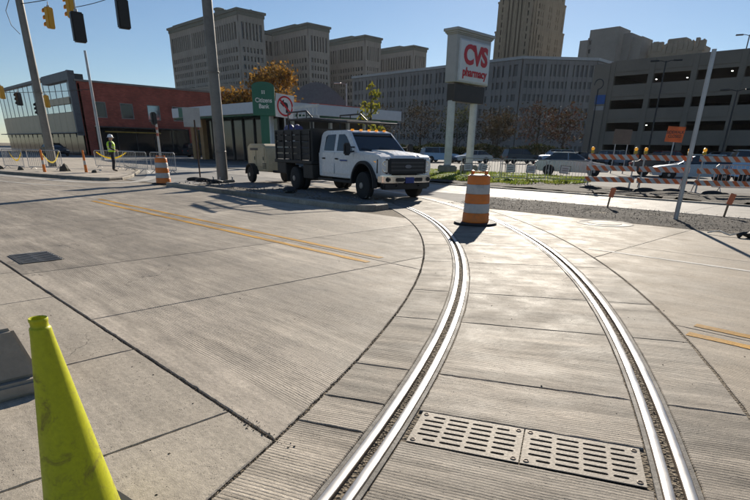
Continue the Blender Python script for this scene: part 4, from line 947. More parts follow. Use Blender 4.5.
def barricade(label, a, b, lights):
    A, Bq = Vector(a), Vector(b); d = Bq-A; L = d.length; rz = math.atan2(d.y, d.x); c = (A+Bq)/2
    t = thing('barricade', label, 'barricade', (c.x, c.y, 0), rz, 'striped three-rail barricades')
    for k, z in enumerate((.42, .86, 1.30)):
        m = MB(); m.box((0, -.05, z), (L, .03, .20), None, .006, 1); m.out('striped_rail', STRIPE, t)
    for s in (-1, 1):
        x = s*(L/2-.14)
        m = MB(); m.box((x, 0, .72), (.05, .05, 1.44)); m.out('upright', STEEL, t); m = MB(); m.box((x, 0, .035), (.06, 1.3, .06)); m.out('foot', STEEL, t)
        m = MB(); m.tube([(x, 0, .8), (x, .5, .06)], .02, 6); m.out('brace', STEEL, t)
        if s in lights:
            m = MB(); m.box((x, 0, 1.49), (.13, .10, .12), None, .02, 1); l = m.out('warning_light', mat('light_base', (.5, .36, .04), .5), t); m = MB(); m.lathe([(.06, -.04), (.07, -.02), (.07, .02), (.06, .04)], (x, 0, 1.61), 16, 'Y'); m.out('lens', AMBER, l)
    return t
BA = [('striped barricade at the left end of the row, before the silver car', (-10.55, 23.02), (-8.80, 23.83), (-1, 1)), ('striped barricade in the middle of the row, before the blue car', (-8.72, 23.87), (-7.06, 24.71), (-1, 1)), ('striped barricade right of the galvanised post', (-6.69, 24.3), (-4.5, 25.75), (-1, 1))]
for lb, a, b, li in BA: barricade(lb, a, b, li)
for i, (u, v, lb) in enumerate(((-10.2, 22.75, 'under the left end of the barricade row'), (-9.0, 23.1, 'under the first and second barricades'), (-8.2, 23.5, 'under the middle barricade'), (-7.3, 24.0, 'under the right end of the middle barricade'), (-5.9, 24.1, 'under the barricade right of the post'), (-4.3, 25.1, 'under the rightmost barricade foot'))): sandbag('black sandbag '+lb, u, v, R(30+random.uniform(-15, 15)), 1.15)
sandbag('black sandbag with a pale cord at the right edge of the gravel', -1.9, 12.35, R(200), 1.1)
m = MB(); m.tube([(-2.9+.1*i, 12.2+.06*math.sin(i*1.3), .03+.05*math.sin(i*.8)**2) for i in range(10)], .014, 6); tag(m.out('cord', mat('pale_cord', (.6, .58, .52), .8)), 'pale cord lying beside the sandbag at the right edge', 'cord')
sandbag('black sandbag at the foot of the rusty sign post', -23.5, 11.8, R(60), 1.); sandbag('black sandbag between sign post and large pole', -22.7, 11.75, R(20), 1.1); sandbag('black sandbag in front of the large pole', -21.4, 11.6, R(80), 1.); sandbag('black sandbag on the dirt before the truck rear wheel', -15.2, 11.0, R(150), 1.2, .06)
def stake(label, u, v, h):
    t = thing('survey_stake', label, 'stake', (u, v, 0), R(30), 'orange-topped survey stakes'); m = MB(); m.box((0, 0, h/2-.05), (.045, .03, h+.1), Matrix.Rotation(R(5), 3, 'Y')); m.out('stake', WOOD, t); m = MB(); m.box((.045, 0, h-.14), (.13, .04, .26), Matrix.Rotation(R(12), 3, 'Y'), .008, 1); m.out('orange_flag', mat('flag_orange', (.75, .2, .08), .6), t)
stake('orange-topped stake left of the galvanised post', -6.37, 15.69, .56); stake('orange-topped stake right of the galvanised post', -3.5, 15.95, .58)
# steel pedestrian barriers
def barrier(label, a, b):
    A, Bq = Vector(a), Vector(b); d = Bq-A; L = d.length; t = thing('crowd_barrier', label, 'barrier', (*(A+Bq)/2, 0), math.atan2(d.y, d.x), 'steel crowd barriers')
    m = MB(); m.tube([(-L/2, 0, .2), (-L/2, 0, 1.0), (-L/2+.08, 0, 1.08), (L/2-.08, 0, 1.08), (L/2, 0, 1.0), (L/2, 0, .2)], .022, 8); m.tube([(-L/2, 0, .2), (L/2, 0, .2)], .02, 8); m.out('frame', STEEL, t)
    k = int(L/.14)
    for i in range(1, k): m = MB(); m.tube([(-L/2+L*i/k, 0, .2), (-L/2+L*i/k, 0, 1.07)], .009, 5, False); m.out('bar', STEEL, t)
    for s in (-1, 1): m = MB(); m.tube([(s*(L/2-.3), -.3, .0), (s*(L/2-.3), -.25, .04), (s*(L/2-.3), 0, .2), (s*(L/2-.3), .25, .04), (s*(L/2-.3), .3, 0)], .018, 6); m.out('foot', STEEL, t)
    return t
bl_ = [((-38.6, 7.6), (-36.4, 8.1), 'leftmost steel barrier on the left island'), ((-36.2, 8.3), (-34.0, 9.4), 'steel barrier just left of the left steel pole'), ((-37.2, 12.2), (-35.2, 12.9), 'steel barrier behind the left steel pole'), ((-34.9, 12.6), (-33.1, 13.1), 'steel barrier between pole and worker'), ((-32.9, 12.3), (-30.9, 12.8), 'steel barrier directly behind the worker'), ((-30.6, 12.9), (-28.7, 13.4), 'steel barrier right of the worker'),
       ((-17.8, 24.0), (-15.8, 24.6), 'steel barrier on the grass left of the barrel'), ((-15.7, 24.6), (-13.8, 25.6), 'steel barrier on the grass behind the barrel'), ((-13.7, 25.7), (-12.1, 27.0), 'steel barrier at the right end of the grass'), ((-6.6, 26.6), (-4.6, 27.6), 'steel barrier behind the right barricade'), ((-4.4, 27.7), (-2.4, 28.8), 'steel barrier at the right picture edge')]
for a, b, lb in bl_: barrier(lb, a, b)
YT = mat('yellow_tape', (.70, .55, .02), .5)
def tape(label, pts):
    m = MB(); pr = None
    for p in pts:
        q_ = [m.bm.verts.new(p), m.bm.verts.new((p[0], p[1], p[2]+.08))]
        if pr: m.bm.faces.new((pr[0], q_[0], q_[1], pr[1]))
        pr = q_
    bmesh.ops.solidify(m.bm, geom=list(m.bm.faces), thickness=.004); return tag(m.out('caution_tape', YT), label, 'tape', 'yellow caution tapes')
def sagline(a, b, s, n=10): A, Bq = Vector(a), Vector(b); return [tuple(A.lerp(Bq, i/n)-Vector((0, 0, s*4*(i/n)*(1-i/n)))) for i in range(n+1)]
tape('yellow tape drooping between steel pole and barrier on the left', sagline((-34.0, 9.35, 1.0), (-31.95, 8.0, .95), .5)); tape('yellow tape hanging along the barrier right of the pole', sagline((-36.8, 12.2, .95), (-33.6, 12.8, 1.0), .35)); tape('yellow tape bunched on the leftmost barrier', sagline((-37.6, 7.75, .95), (-36.3, 8.05, .9), .45))
# small white roadworks notices on the barriers
NW = mat('notice_white', (.62, .61, .6), .5)
for i, (px, lb) in enumerate((((-17.4, 24.1), 'leftmost small white notice on the grass barriers'), ((-16.7, 24.35), 'second small white notice, tilted on the grass barrier'), ((-15.3, 24.8), 'small white notice in the middle of the grass barriers'), ((-14.4, 25.2), 'small framed white notice right of the barrel'), ((-13.1, 26.15), 'rightmost small white notice beside the silver car'))):
    t = thing('notice_board', lb, 'notice', (px[0]+.03, px[1]-.06, .12), R(28+5*(i % 3))); t.scale = (.8, .8, .8); tilt = R((-4, 14, -3, 2, 5)[i])
    m = MB(); m.box((0, 0, .66), (.56, .02, .44), Matrix.Rotation(tilt, 3, 'Y'), .01, 1); m.out('panel', NW, t)
    m = MB()
    for dx, dz, w, h_ in ((0, .22, .6, .03), (0, -.22, .6, .03), (.29, 0, .03, .44), (-.29, 0, .03, .44)): m.box(Matrix.Rotation(tilt, 3, 'Y') @ Vector((dx, -.012, .66/1+dz)), (w, .025, h_), Matrix.Rotation(tilt, 3, 'Y'))
    m.out('frame', BLACK, t); m = MB(); m.tube([(-.2, .02, 0), (-.2, .02, .6)], .015, 5); m.out('leg', STEEL, t); m = MB(); m.tube([(.2, .02, 0), (.2, .02, .6)], .015, 5); m.out('leg', STEEL, t)
    for k in range(2): m = MB(); m.box(Matrix.Rotation(tilt, 3, 'Y') @ Vector((0, -.014, .72-.12*k)), (.36, .008, .05), Matrix.Rotation(tilt, 3, 'Y')); m.out('printed_bar', mat('print_grey', (.2, .18, .18), .6), t)

# ------------------------------------------------------------------ left island
li = group_root('left_island')
ip = [(-62, 2.6), (-38, 5.3), (-32.6, 6.3), (-28.0, 7.45), (-25.6, 8.1), (-24.9, 8.6), (-25.3, 9.3), (-27, 10.4), (-32.3, 12.9), (-40, 15.2), (-62, 20)]
kerb(ip[:-1], .2, .12, li, 2.5); o = slab('island_paving', [(p[0], p[1]) for p in ip], C_WALK, li, 0, .16, .09, .12)
C_PALE = concrete('pale_gutter', (.50, .47, .42), None, 0, .2)
def ribbon(name, pts, w, m_, z):
    b = MB(); pr = None; P = [Vector(p) for p in pts]
    for i, p in enumerate(P):
        t = (P[min(i+1, len(P)-1)]-P[max(i-1, 0)]).normalized(); nn = Vector((-t.y, t.x)); q_ = [b.bm.verts.new((*(p+nn*w/2), z)), b.bm.verts.new((*(p-nn*w/2), z))]
        if pr: b.bm.faces.new((pr[0], q_[0], q_[1], pr[1]))
        pr = q_
    return struct(b.out(name, m_, None, 0))
def bez(a, b, c, d, n=24): return [tuple(Vector(a)*(1-t)**3+Vector(b)*3*t*(1-t)**2+Vector(c)*3*t*t*(1-t)+Vector(d)*t**3) for t in [i/n for i in range(n+1)]]
ribbon('curved_gutter', bez((-34, 5.6), (-27, 6.6), (-22.6, 7.2), (-23.6, 9.0))+bez((-23.6, 9.0), (-24.4, 10.2), (-27, 11.5), (-34, 14.2))[1:], .5, C_PALE, .006)
ribbon('pavement_seam', bez((-33, 4.2), (-26, 4.8), (-20.6, 5.8), (-21.4, 8.2)), .22, C_PALE, .006)
# stones and rubble on the left island
def rock(label, u, v, s, z=.09):
    b = bmesh.new(); bmesh.ops.create_icosphere(b, subdivisions=2, radius=1); from mathutils import noise as nz; sd = random.random()*90
    for q_ in b.verts: q_.co = q_.co*(1+.35*nz.noise(q_.co*1.3+Vector((sd, 0, 0)))); q_.co = Vector((q_.co.x*s, q_.co.y*s*.8, max(-.1, q_.co.z)*s*1.0))
    m = MB(); m._merge(b); o = m.out('rubble_block', mat('rubble_dark', (.07, .065, .05), .9, bump=.5, bscale=10), None, 0); o.location = (u, v, z); return tag(o, label, 'rubble', 'lumps of rubble')
rock('dark lump of rubble on the kerb right of the left steel pole', -32.6, 9.1, .34); rock('small dark lump beside the second delineator post', -30.2, 9.75, .16); rock('grey lump left of the first delineator post', -34.6, 7.5, .18); rock('dark lump below the leftmost barrier', -36.2, 6.9, .22)

# ------------------------------------------------------------------ worker
def person(label, u, v, rz, z=.0):
    t = thing('person', label, 'person', (u, v, z), rz)
    J = dict(pel=(0, 0, .95), wst=(0, .01, 1.12), chs=(0, .02, 1.34), nkb=(0, .02, 1.48), nk=(0, .03, 1.54), hd=(0, .05, 1.63), ht=(0, .05, 1.76),
             hl=(.09, 0, .90), kl=(.11, .04, .50), al=(.12, -.02, .09), tl=(.14, .15, .035), hr=(-.09, 0, .90), kr=(-.12, .02, .50), ar=(-.15, -.05, .09), tr=(-.18, .12, .035),
             sl=(.19, .01, 1.42), el=(.30, -.03, 1.17), wl=(.34, .17, 1.06), sr=(-.19, .01, 1.42), er=(-.27, .0, 1.15), wr=(-.25, .20, 1.06))
    Rr = dict(pel=.145, wst=.135, chs=.155, nkb=.075, nk=.055, hd=.088, ht=.075, hl=.095, kl=.068, al=.05, tl=.04, hr=.095, kr=.068, ar=.05, tr=.04, sl=.075, el=.052, wl=.036, sr=.075, er=.052, wr=.036)
    E = [('pel', 'wst'), ('wst', 'chs'), ('chs', 'nkb'), ('nkb', 'nk'), ('nk', 'hd'), ('hd', 'ht'), ('pel', 'hl'), ('hl', 'kl'), ('kl', 'al'), ('al', 'tl'), ('pel', 'hr'), ('hr', 'kr'), ('kr', 'ar'), ('ar', 'tr'), ('chs', 'sl'), ('sl', 'el'), ('el', 'wl'), ('chs', 'sr'), ('sr', 'er'), ('er', 'wr')]
    ks = list(J); me = bpy.data.meshes.new('sk'); me.from_pydata([J[k] for k in ks], [(ks.index(a), ks.index(b)) for a, b in E], [])
    o = bpy.data.objects.new('sk', me); COL.objects.link(o); o.modifiers.new('s', 'SKIN'); 
    for i, k in enumerate(ks): me.skin_vertices[0].data[i].radius = (Rr[k], Rr[k]); me.skin_vertices[0].data[i].use_root = (k == 'pel')
    o.modifiers.new('u', 'SUBSURF').levels = 2; o.modifiers['u'].render_levels = 2; bpy.context.view_layer.update()
    bme = bpy.data.meshes.new_from_object(o.evaluated_get(bpy.context.evaluated_depsgraph_get())); bpy.data.objects.remove(o)
    m = MB(); m.bm.from_mesh(bme)
    for s, w in ((1, J['wl']), (-1, J['wr'])):                      # hands: palm, four fingers, thumb
        W_ = Vector(w); f = Vector((-.1*s, .9, -.3)).normalized(); side = Vector((s, .1, 0)).normalized()
        m.tube([W_, W_+f*.05, W_+f*.095], [.032, .042, .036], 8)
        for k in range(4): b0 = W_+f*.085+side*(.022*(k-1.5)); l = (.055, .075, .07, .06)[k]; m.tube([b0, b0+f*l*.5, b0+f*l*.8+Vector((0, 0, -l*.45))], [.011, .010, .008], 6)
        b0 = W_+f*.03-side*.03; m.tube([b0, b0-side*.03+f*.03, b0-side*.03+f*.06], [.013, .012, .009], 6)
    SK = mat('skin', (.42, .25, .17), .6); DK = mat('dark_trousers', (.018, .02, .026), .85, bump=.3); SL = mat('dark_sleeve', (.03, .032, .04), .85, bump=.3); BT = mat('work_boot', (.06, .04, .025), .8)
    o = m.out('body', [SL, DK, SK, BT], t, 80)
    for p in o.data.polygons:
        c = p.center; i = 0
        if c.z > 1.50 or (c.y > .14 and .9 < c.z < 1.2 and abs(c.x) > .12): i = 2
        elif c.z < .13: i = 3
        elif c.z < .99 and not (abs(c.x) > .22 and c.y > .1): i = 1
        p.material_index = i
    for s in (-1, 1): m = MB(); m.lathe([(.012, 0), (.008, .006), (0, .007)], (s*.032, .132, 1.665), 8, 'Y', False); m.out('eye', BLACK, o); m = MB(); m.box((s*.09, .045, 1.64), (.02, .035, .06), None, .008, 1); m.out('ear', SK, o)
    m = MB(); m.box((0, .142, 1.635), (.022, .03, .045), None, .01, 1); m.out('nose', SK, o); m = MB(); m.box((0, .132, 1.59), (.05, .012, .012), None, .004, 1); m.out('mouth', mat('lip', (.3, .12, .1), .6), o)
    # vest
    m = MB(); prof = [(.168, .145, .98), (.178, .152, 1.08), (.19, .165, 1.22), (.205, .175, 1.34), (.19, .15, 1.44), (.10, .10, 1.50)]; pr = None
    for a, b, z_ in prof:
        rg = [m.bm.verts.new((a*math.cos(R(k*15))*1.02, .015+b*math.sin(R(k*15))*1.04, z_)) for k in range(24)]
        if pr: [m.bm.faces.new((pr[k], pr[(k+1) % 24], rg[(k+1) % 24], rg[k])) for k in range(24)]
        pr = rg
    vest = m.out('vest', mat('hi_vis_lime', (.45, .72, .02), .6, bump=.4, bscale=15), t, 60)
    for z_, a, b in ((1.07, .182, .157), (1.2, .196, .170)):
        m = MB(); pr = None
        for k in range(25):
            q_ = [m.bm.verts.new((a*math.cos(R(k*15))*1.03, .015+b*math.sin(R(k*15))*1.05, z_+d)) for d in (0, .05)]
            if pr: m.bm.faces.new((pr[0], q_[0], q_[1], pr[1]))
            pr = q_
        m.out('reflective_tape', REFL, vest, 60)
    m = MB(); m.lathe([(.150, 1.695), (.145, 1.705), (.118, 1.71), (.112, 1.76), (.09, 1.815), (.05, 1.838), (0, 1.845)], (0, .045, 0), 24, cap=False); hat = m.out('hard_hat', WHITEP, t, 60)
    m = MB(); m.tube([(0, -.05, 1.80), (0, .05, 1.85), (0, .14, 1.80)], .012, 6); m.out('ridge', WHITEP, hat)
    return t
person('construction worker in lime vest, dark trousers and white hard hat', -31.3, 11.15, R(-20), .09).scale = (1.12, 1.12, 1.0)

# ------------------------------------------------------------------ cars
CARP = mat('car_silver', (.32, .36, .41), .22, metal=.6, var=.04); TYRE = RUBBER
def car(label, u, v, rz, kind='sedan', paint=None):
    t = thing('parked_car', label, 'car', (u, v, 0), rz, 'cars behind the barricades')
    L2 = 2.3; h = 1.45 if kind == 'sedan' else 1.72; hb = .92 if kind == 'sedan' else 1.05; xf, xr = 1.38, -1.38; p = paint or CARP
    if kind == 'sedan': low = [(-2.25, .38), (-1.76, .30)]+arcp(xr, .33, .37, 185, -5, 10)+[(.98, .24)]+arcp(xf, .33, .37, 185, -5, 10)+[(2.2, .30), (2.3, .45), (2.26, .66), (2.0, .78), (1.0, .92), (-1.5, .98), (-2.15, .93), (-2.3, .72)]; gre = [(1.02, .91), (.25, 1.36), (-.15, 1.44), (-.8, 1.43), (-1.25, 1.30), (-1.85, .96)]
    else: low = [(-2.25, .42), (-1.76, .34)]+arcp(xr, .36, .40, 185, -5, 10)+[(.98, .30)]+arcp(xf, .36, .40, 185, -5, 10)+[(2.2, .36), (2.3, .5), (2.28, .85), (2.1, .98), (1.05, 1.08), (-2.2, 1.12), (-2.3, .8)]; gre = [(1.1, 1.06), (.45, 1.60), (.1, 1.70), (-1.7, 1.70), (-2.05, 1.6), (-2.2, 1.1)]
    def w(x, z): return (.90-.16*max(0, abs(x)-1.6)**1.5)-.06*max(0, (.5-z)/.25)-.05*max(0, (z-.75)/.3)
    m = MB(); m.prism(low, lambda x, z: (x, -w(x, z), z), lambda x, z: (x, w(x, z), z), .05, 3); m.out('body', p, t, 40)
    def gw_(z): return .80-.24*(z-hb)
    m = MB(); m.prism(gre, lambda x, z: (x, -gw_(z), z), lambda x, z: (x, gw_(z), z), .05, 2); g_ = m.out('greenhouse', GLASS, t, 40)
    m = MB(); top = [q_ for q_ in gre if q_[1] > h-.16]; xs = [q_[0] for q_ in top]; m.box(((max(xs)+min(xs))/2, 0, h-.02), (max(xs)-min(xs)+.08, 2*gw_(h)-.02, .05), None, .02, 2); m.out('roof', p, t, 40)
    for s in (-1, 1):
        for a, b in ((gre[0], gre[1]), (gre[-1], gre[-2])): m = MB(); m.tube([(a[0], s*gw_(a[1]), a[1]), (b[0], s*gw_(b[1]), b[1]-.02)], .035, 6); m.out('pillar', p, t)
        x = -.25; m = MB(); m.tube([(x, s*(gw_(hb)+.005), hb), (x-.05, s*(gw_(h)+.005), h-.05)], .03, 6); m.out('pillar', p, t)
        m = MB(); m.box((.75, s*.98, hb+.08), (.12, .18, .13), None, .03, 2); m.out('mirror', p, t)
        m = MB(); m.box((2.2, s*.62, .66 if kind == 'sedan' else .82), (.2, .36, .14), R(-18*s), .04, 2); m.out('headlight', HEADL, t)
        m = MB(); m.box((-2.22, s*.62, .78), (.16, .34, .16), R(14*s), .03, 2); m.out('tail_light', mat('red_lens', (.4, .02, .02), .3), t)
        for x in (xf, xr): wheel(t, x, s*.80, .33 if kind == 'sedan' else .36, .2, s)
    m = MB(); m.box((2.27, 0, .52), (.08, .9, .16), None, .03, 2); m.out('grille', PLASTIC, t); m = MB(); m.box((0, 0, .45), (3.9, 1.3, .3)); m.out('underbody', PLASTIC, t)
    return t
BLUEC = mat('car_blue_silver', (.20, .28, .38), .22, metal=.5, var=.04); WHC = mat('car_white', (.66, .67, .68), .25, var=.03); DKC = mat('car_dark', (.03, .032, .038), .2, var=.05); REDC = mat('car_red', (.22, .02, .02), .25, var=.05)
CARD = None
sd = car('silver sedan driving past the right end of the grass', -16.9, 34.6, R(28))
def recar(src, label, u, v, rz, paint):
    c = dup(src, (u, v, 0), rz, label)
    for old in (CARP, BLUEC):
        if old != paint: setmat(c, old, paint)
    return c
sv = car('blue-grey suv parked in the lot left of the sign posts', -43.5, 54, R(60), 'suv'); setmat(sv, CARP, BLUEC)
recar(sd, 'blue-silver sedan behind the middle barricade', -9.9, 35.6, R(205), BLUEC); recar(sv, 'blue-silver suv behind the right barricade and post', -6.3, 36.8, R(24), BLUEC); recar(sv, 'white suv at the right picture edge behind the barricades', -1.6, 42.0, R(20), WHC)
recar(sd, 'dark sedan behind the left barricade', -13.4, 41.5, R(25), DKC)
for i, (u, v, rz, pt, src, lb) in enumerate(((-46, 58, 60, DKC, sd, 'dark sedan in the lot just right of the truck'), (-40, 56, 240, CARP, sd, 'silver sedan between truck and left sign post'), (-37, 62, 60, DKC, sv, 'dark suv in the lot between the sign posts'), (-34, 65, 240, BLUEC, sv, 'blue-grey suv in the lot right of the sign posts'), (-31, 67, 60, DKC, sd, 'dark sedan in the lot above the barrel'), (-28, 69, 60, CARP, sv, 'silver suv in the lot above the notices'),
        (-25, 71, 240, DKC, sd, 'dark sedan in the lot behind the silver sedan roof'), (-21.5, 68, 60, REDC, sv, 'dark red suv in the lot right of the silver sedan'), (-16.5, 66, 240, DKC, sv, 'dark suv in the lot behind the left barricade'), (-11.5, 66, 60, CARP, sv, 'silver suv far behind the middle barricade'))):
    recar(src, lb, u, v, R(rz), pt)
vn = recar(sv, 'dark suv waiting before the brick shopfront', -70, 36.5, R(90), DKC); recar(sv, 'white suv parked before the brick shopfront', -69, 41.8, R(92), WHC); recar(sd, 'dark sedan passing the glass corner building', -76, 20.5, R(5), DKC)

# ------------------------------------------------------------------ grass and trees
def leaf_mat(name, cols, trans=.35):
    m, n, b = newmat(name); B = NB(n); rnd = B.n('ShaderNodeNewGeometry').outputs['Random Per Island']; r = B.n('ShaderNodeValToRGB'); n.links.new(rnd, r.inputs[0])
    while len(r.color_ramp.elements) < len(cols): r.color_ramp.elements.new(.5)
    for i, c in enumerate(cols): r.color_ramp.elements[i].position = i/max(1, len(cols)-1); r.color_ramp.elements[i].color = (*c, 1)
    n.links.new(r.outputs[0], b.inputs['Base Color']); b.inputs['Roughness'].default_value = .8; b.inputs['Specular IOR Level'].default_value = .1
    tr = n.nodes.new('ShaderNodeBsdfTranslucent'); n.links.new(r.outputs[0], tr.inputs[0]); mx = n.nodes.new('ShaderNodeMixShader'); mx.inputs[0].default_value = trans
    o = n.nodes['Material Output']; n.links.new(b.outputs[0], mx.inputs[1]); n.links.new(tr.outputs[0], mx.inputs[2]); n.links.new(mx.outputs[0], o.inputs[0]); return m
def leaves_mesh(name, P, N_, size, m_, parent, rs):
    n = len(P); a = rs.normal(size=(n, 3)); a /= np.linalg.norm(a, axis=1)[:, None]; b = np.cross(a, rs.normal(size=(n, 3))); b /= np.linalg.norm(b, axis=1)[:, None]
    s = size*(.6+.8*rs.rand(n))[:, None]; V = np.stack([P-a*s, P+b*s*.55, P+a*s, P-b*s*.55], 1).reshape(-1, 3)
    me = bpy.data.meshes.new(name); me.from_pydata(V.tolist(), [], (np.arange(n*4).reshape(n, 4)).tolist()); return link(name, me, m_, parent, 0)
BARK = mat('bark', (.06, .048, .036), .9, bump=.8, bscale=8)
def tree(name, label, u, v, h, cr, ch0, m_, n, size, seed, thin=False, z=0.):
    rs = np.random.RandomState(seed); t = thing(name, label, 'tree', (u, v, z), rs.rand()*6)
    m = MB(); r0 = h*.018+.03; tr = [(0, 0, -.05)]+[(rs.uniform(-.03, .03)*h*.4, rs.uniform(-.03, .03)*h*.4, h*k) for k in (.2, .4, .6, .8, .95)]
    m.tube(tr, [r0*1.3, r0, r0*.8, r0*.55, r0*.3, r0*.1], 10); ends = []
    nb = 9 if thin else 16
    for k in range(nb):
        f = ch0/h+(.93-ch0/h)*(k/nb); i = min(int(f/.2), 4); p0 = Vector(tr[i]).lerp(Vector(tr[i+1]), min(1, max(0, (f-.2*i)/.2))); a = k*2.4+rs.rand(); l = cr*(1-.45*f)*rs.uniform(.7, 1.05)
        e = p0+Vector((math.cos(a)*l, math.sin(a)*l, l*rs.uniform(.35, .8))); md = p0.lerp(e, .5)+Vector((0, 0, -.05*l)); m.tube([p0, md, e], [r0*.4*(1-f*.6), r0*.25*(1-f*.6), r0*.06], 6); ends += [e, md]
        for j in range(3): aa = a+rs.uniform(-1.2, 1.2); e2 = md+Vector((math.cos(aa), math.sin(aa), rs.uniform(.2, .9)))*l*.5; m.tube([md, e2], [r0*.14, r0*.04], 5); ends.append(e2)
    ends.append(Vector(tr[-1])); m.out('trunk', BARK, t)
    c = np.array(ends)[rs.randint(0, len(ends), n)]; w = rs.rand(len(ends))
    P = c+rs.normal(size=(n, 3))*cr*(.10 if thin else .15)*np.array([1, 1, .8]); P[:, 2] = np.maximum(P[:, 2], ch0*.8)
    leaves_mesh('crown', P, n, size, m_, t, rs); return t
L_OR = leaf_mat('autumn_orange_leaves', [(.12, .055, .02), (.33, .17, .03), (.42, .23, .045), (.18, .09, .025), (.10, .08, .025)]); L_DK = leaf_mat('brown_leaves', [(.022, .02, .012), (.04, .03, .015), (.055, .035, .018), (.03, .033, .014)]); L_RD = leaf_mat('rust_leaves', [(.04, .022, .014), (.07, .03, .018), (.05, .035, .016), (.03, .03, .014)]); L_YG = leaf_mat('yellow_green_leaves', [(.22, .22, .03), (.32, .28, .04), (.14, .18, .03)]); L_GR = leaf_mat('dull_green_leaves', [(.03, .045, .015), (.05, .06, .02), (.08, .07, .025)])
tree('autumn_tree', 'orange autumn tree rising behind the bank and its green sign', -66.0, 45.5, 11.3, 4.1, 4.2, L_OR, 3600, .22, 3)
tree('autumn_tree', 'second orange tree top just left of the green sign', -70, 42.0, 8.4, 3.0, 4.0, L_OR, 1300, .26, 13)
tree('young_tree', 'slender yellow-green sapling rising behind the truck cab', -24.3, 23.6, 5.0, 1.1, 1.6, L_YG, 420, .11, 5, True)
for u, v, h, cr, mm, s, lb in ((-76, 88, 10.5, 5, L_DK, 21, 'dark brown tree left of the pharmacy sign posts'), (-70, 92, 10, 4.5, L_GR, 22, 'dull green tree between the pharmacy sign posts'), (-62, 93, 9, 4.5, L_DK, 23, 'dark tree right of the pharmacy sign'), (-52, 92, 9.5, 4.6, L_RD, 24, 'rust-leaved tree above the orange barrel'), (-44, 86, 8, 4.2, L_RD, 25, 'reddish tree just left of the garage'), (-55, 84, 7.5, 3.8, L_DK, 26, 'low dark tree behind the parked cars'), (-84, 84, 9, 4.5, L_DK, 27, 'dark tree directly right of the truck cab')): tree('street_tree', lb, u, v, h*.9, cr*.95, 2.0, mm, 1000, .2, s)
# hedge along the back of the lot
def hedge(label, a, b, h, w, n, seed):
    rs = np.random.RandomState(seed); t = thing('hedge', label, 'hedge', (0, 0, 0)); A, Bq = np.array(a), np.array(b); f = rs.rand(n); P = np.zeros((n, 3)); P[:, :2] = A+(Bq-A)*f[:, None]; nn = np.array([-(Bq-A)[1], (Bq-A)[0]]); nn = nn/np.linalg.norm(nn)
    P[:, :2] += nn*rs.uniform(-w/2, w/2, n)[:, None]; P[:, 2] = rs.rand(n)**.7*(h+.3*np.sin(f*30)); leaves_mesh('foliage', P, n, .2, L_GR, t, rs)
    m = MB()
    for k in range(40): p = A+(Bq-A)*(k+.5)/40; m.tube([(p[0], p[1], 0), (p[0]+.2, p[1], h*.7)], .05, 5)
    m.out('stems', BARK, t)
hedge('dark hedge along the back of the parking lot below the office', (-88, 78), (-42, 84), 2.2, 2.2, 9000, 4)
# grass
gz = heap('grass_verge', [(-31, 21.9), (-17, 21.6), (-12.8, 23.6), (-11.9, 26.8), (-14, 32), (-31, 33)], mat('lawn', (.15, .20, .03), .9, bump=1., bscale=12), .02, .16, .5, 9, 1.6); struct(gz)
rs = np.random.RandomState(5); V = []; F = []
for k in range(16000):
    u = rs.uniform(-30.5, -12); v = rs.uniform(21.8, 32)
    if v > 33.2+(-14-u)*.0+0 or (u > -13 and (v < 23.7 or v > 27)) or (u > -16 and v > 31): continue
    z = .08; h_ = rs.uniform(.05, .16); a = rs.rand()*6.28; w = .03; i = len(V); V += [(u-w*math.cos(a), v-w*math.sin(a), z), (u+w*math.cos(a), v+w*math.sin(a), z), (u+rs.normal()*.05, v+rs.normal()*.05, z+h_)]; F.append((i, i+1, i+2))
me = bpy.data.meshes.new('grass'); me.from_pydata(V, [], F); g_ = link('grass', me, leaf_mat('grass_blades', [(.10, .16, .02), (.18, .24, .03), (.22, .22, .05), (.08, .12, .02)], .5), None, 0); tag(g_, 'short green grass on the verge behind the far roadway', 'grass', kind='stuff')
# loose stones: gravel strip, joints, island dirt
def pebbles(name, label, pts, smin, smax, m_, seed):
    rs = np.random.RandomState(seed); V = []; F = []
    base = np.array([(1, 0, 0), (-1, 0, 0), (0, 1, 0), (0, -1, 0), (0, 0, 1), (0, 0, -1)]); fc = [(0, 2, 4), (2, 1, 4), (1, 3, 4), (3, 0, 4), (2, 0, 5), (1, 2, 5), (3, 1, 5), (0, 3, 5)]
    for x, y, z in pts:
        s = smin+(smax-smin)*rs.rand()**3; i = len(V); q_ = base*rs.uniform(.6, 1.2, (6, 1))*s*np.array([1, .8, .55]); a = rs.rand()*6.28; c, s_ = math.cos(a), math.sin(a)
        for p in q_: V.append((x+p[0]*c-p[1]*s_, y+p[0]*s_+p[1]*c, z+p[2])); 
        F += [(i+a_, i+b_, i+c_) for a_, b_, c_ in fc]
    me = bpy.data.meshes.new(name); me.from_pydata(V, [], F); return tag(link(name, me, m_, None, 0), label, 'stones', kind='stuff')
G_MILL = ground_mat('dark_stone', (.03, .027, .024), (.16, .14, .12), 30.)
rs = np.random.RandomState(11)
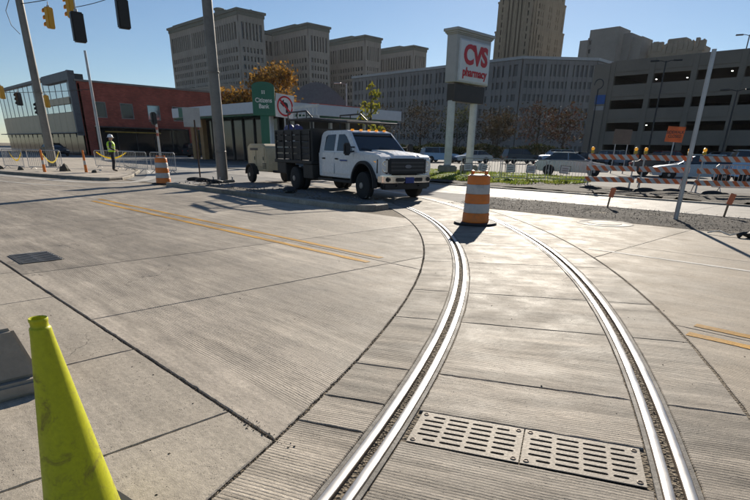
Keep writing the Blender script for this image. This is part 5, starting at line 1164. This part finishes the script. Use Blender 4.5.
pebbles('gravel_stones', 'loose dark stones scattered over the gravel strip', [(rs.uniform(-10, 16), rs.uniform(12.75, 16.0), rs.uniform(0, .05)) for _ in range(14000)], .007, .022, G_MILL, 1)
pts = []
for _ in range(4200):
    a = R(rs.uniform(21.5, 50)); r_ = R_EL+rs.normal()*.012; pts.append((TC[0]+r_*math.cos(a), TC[1]+r_*math.sin(a), rs.uniform(-.012, -.003)))
for _ in range(900): pts.append((rs.uniform(-9, -2.1), 1.35+rs.normal()*.008, rs.uniform(-.012, -.004)))
for _ in range(120): pts.append((-2.3+rs.normal()*.15, 1.36+rs.normal()*.02, .002))
gp = []
for r_ in (R_L, R_R):
    for _ in range(2600): a = R(rs.uniform(20, 45)); q_ = r_+rs.uniform(-.018, .018); gp.append((TC[0]+q_*math.cos(a), TC[1]+q_*math.sin(a), rs.uniform(-.012, -.005)))
pebbles('joint_debris', 'grit and small stones caught in the pavement joints', pts, .003, .009, G_DIRT, 2); pebbles('groove_debris', 'fine grit lying in the rail grooves', gp, .002, .006, G_DIRT, 6)
pts = [(rs.uniform(-6, -1.9), rs.uniform(-.2, 1.32), .001) for _ in range(110)]+[(rs.uniform(-6, -.5), rs.uniform(1.7, 7), .001) for _ in range(90)]
pebbles('pavement_chips', 'tiny dark chips scattered over the pavement', pts, .003, .011, G_EARTH, 3)
pebbles('island_stones', 'stones and clods lying on the island dirt', [(rs.uniform(-21, -10.4), rs.uniform(9.55, 11.3), rs.uniform(.05, .16)) for _ in range(900)], .008, .05, G_STONE, 4)

# thin sunlit air over the whole place
m = MB(); m.box((0, 0, 54), (2400, 2400, 112)); hz_ = m.out('haze', [], None, 0); hz_['kind'] = 'stuff'
hm = bpy.data.materials.new('haze_air'); hm.use_nodes = True; hn = hm.node_tree; hn.nodes.remove(hn.nodes['Principled BSDF'])
pv_ = hn.nodes.new('ShaderNodeVolumePrincipled'); pv_.inputs['Color'].default_value = (.90, .93, 1, 1); pv_.inputs['Density'].default_value = .000055; pv_.inputs['Anisotropy'].default_value = .3
hn.links.new(pv_.outputs[0], hn.nodes['Material Output'].inputs['Volume']); hz_.data.materials.append(hm)
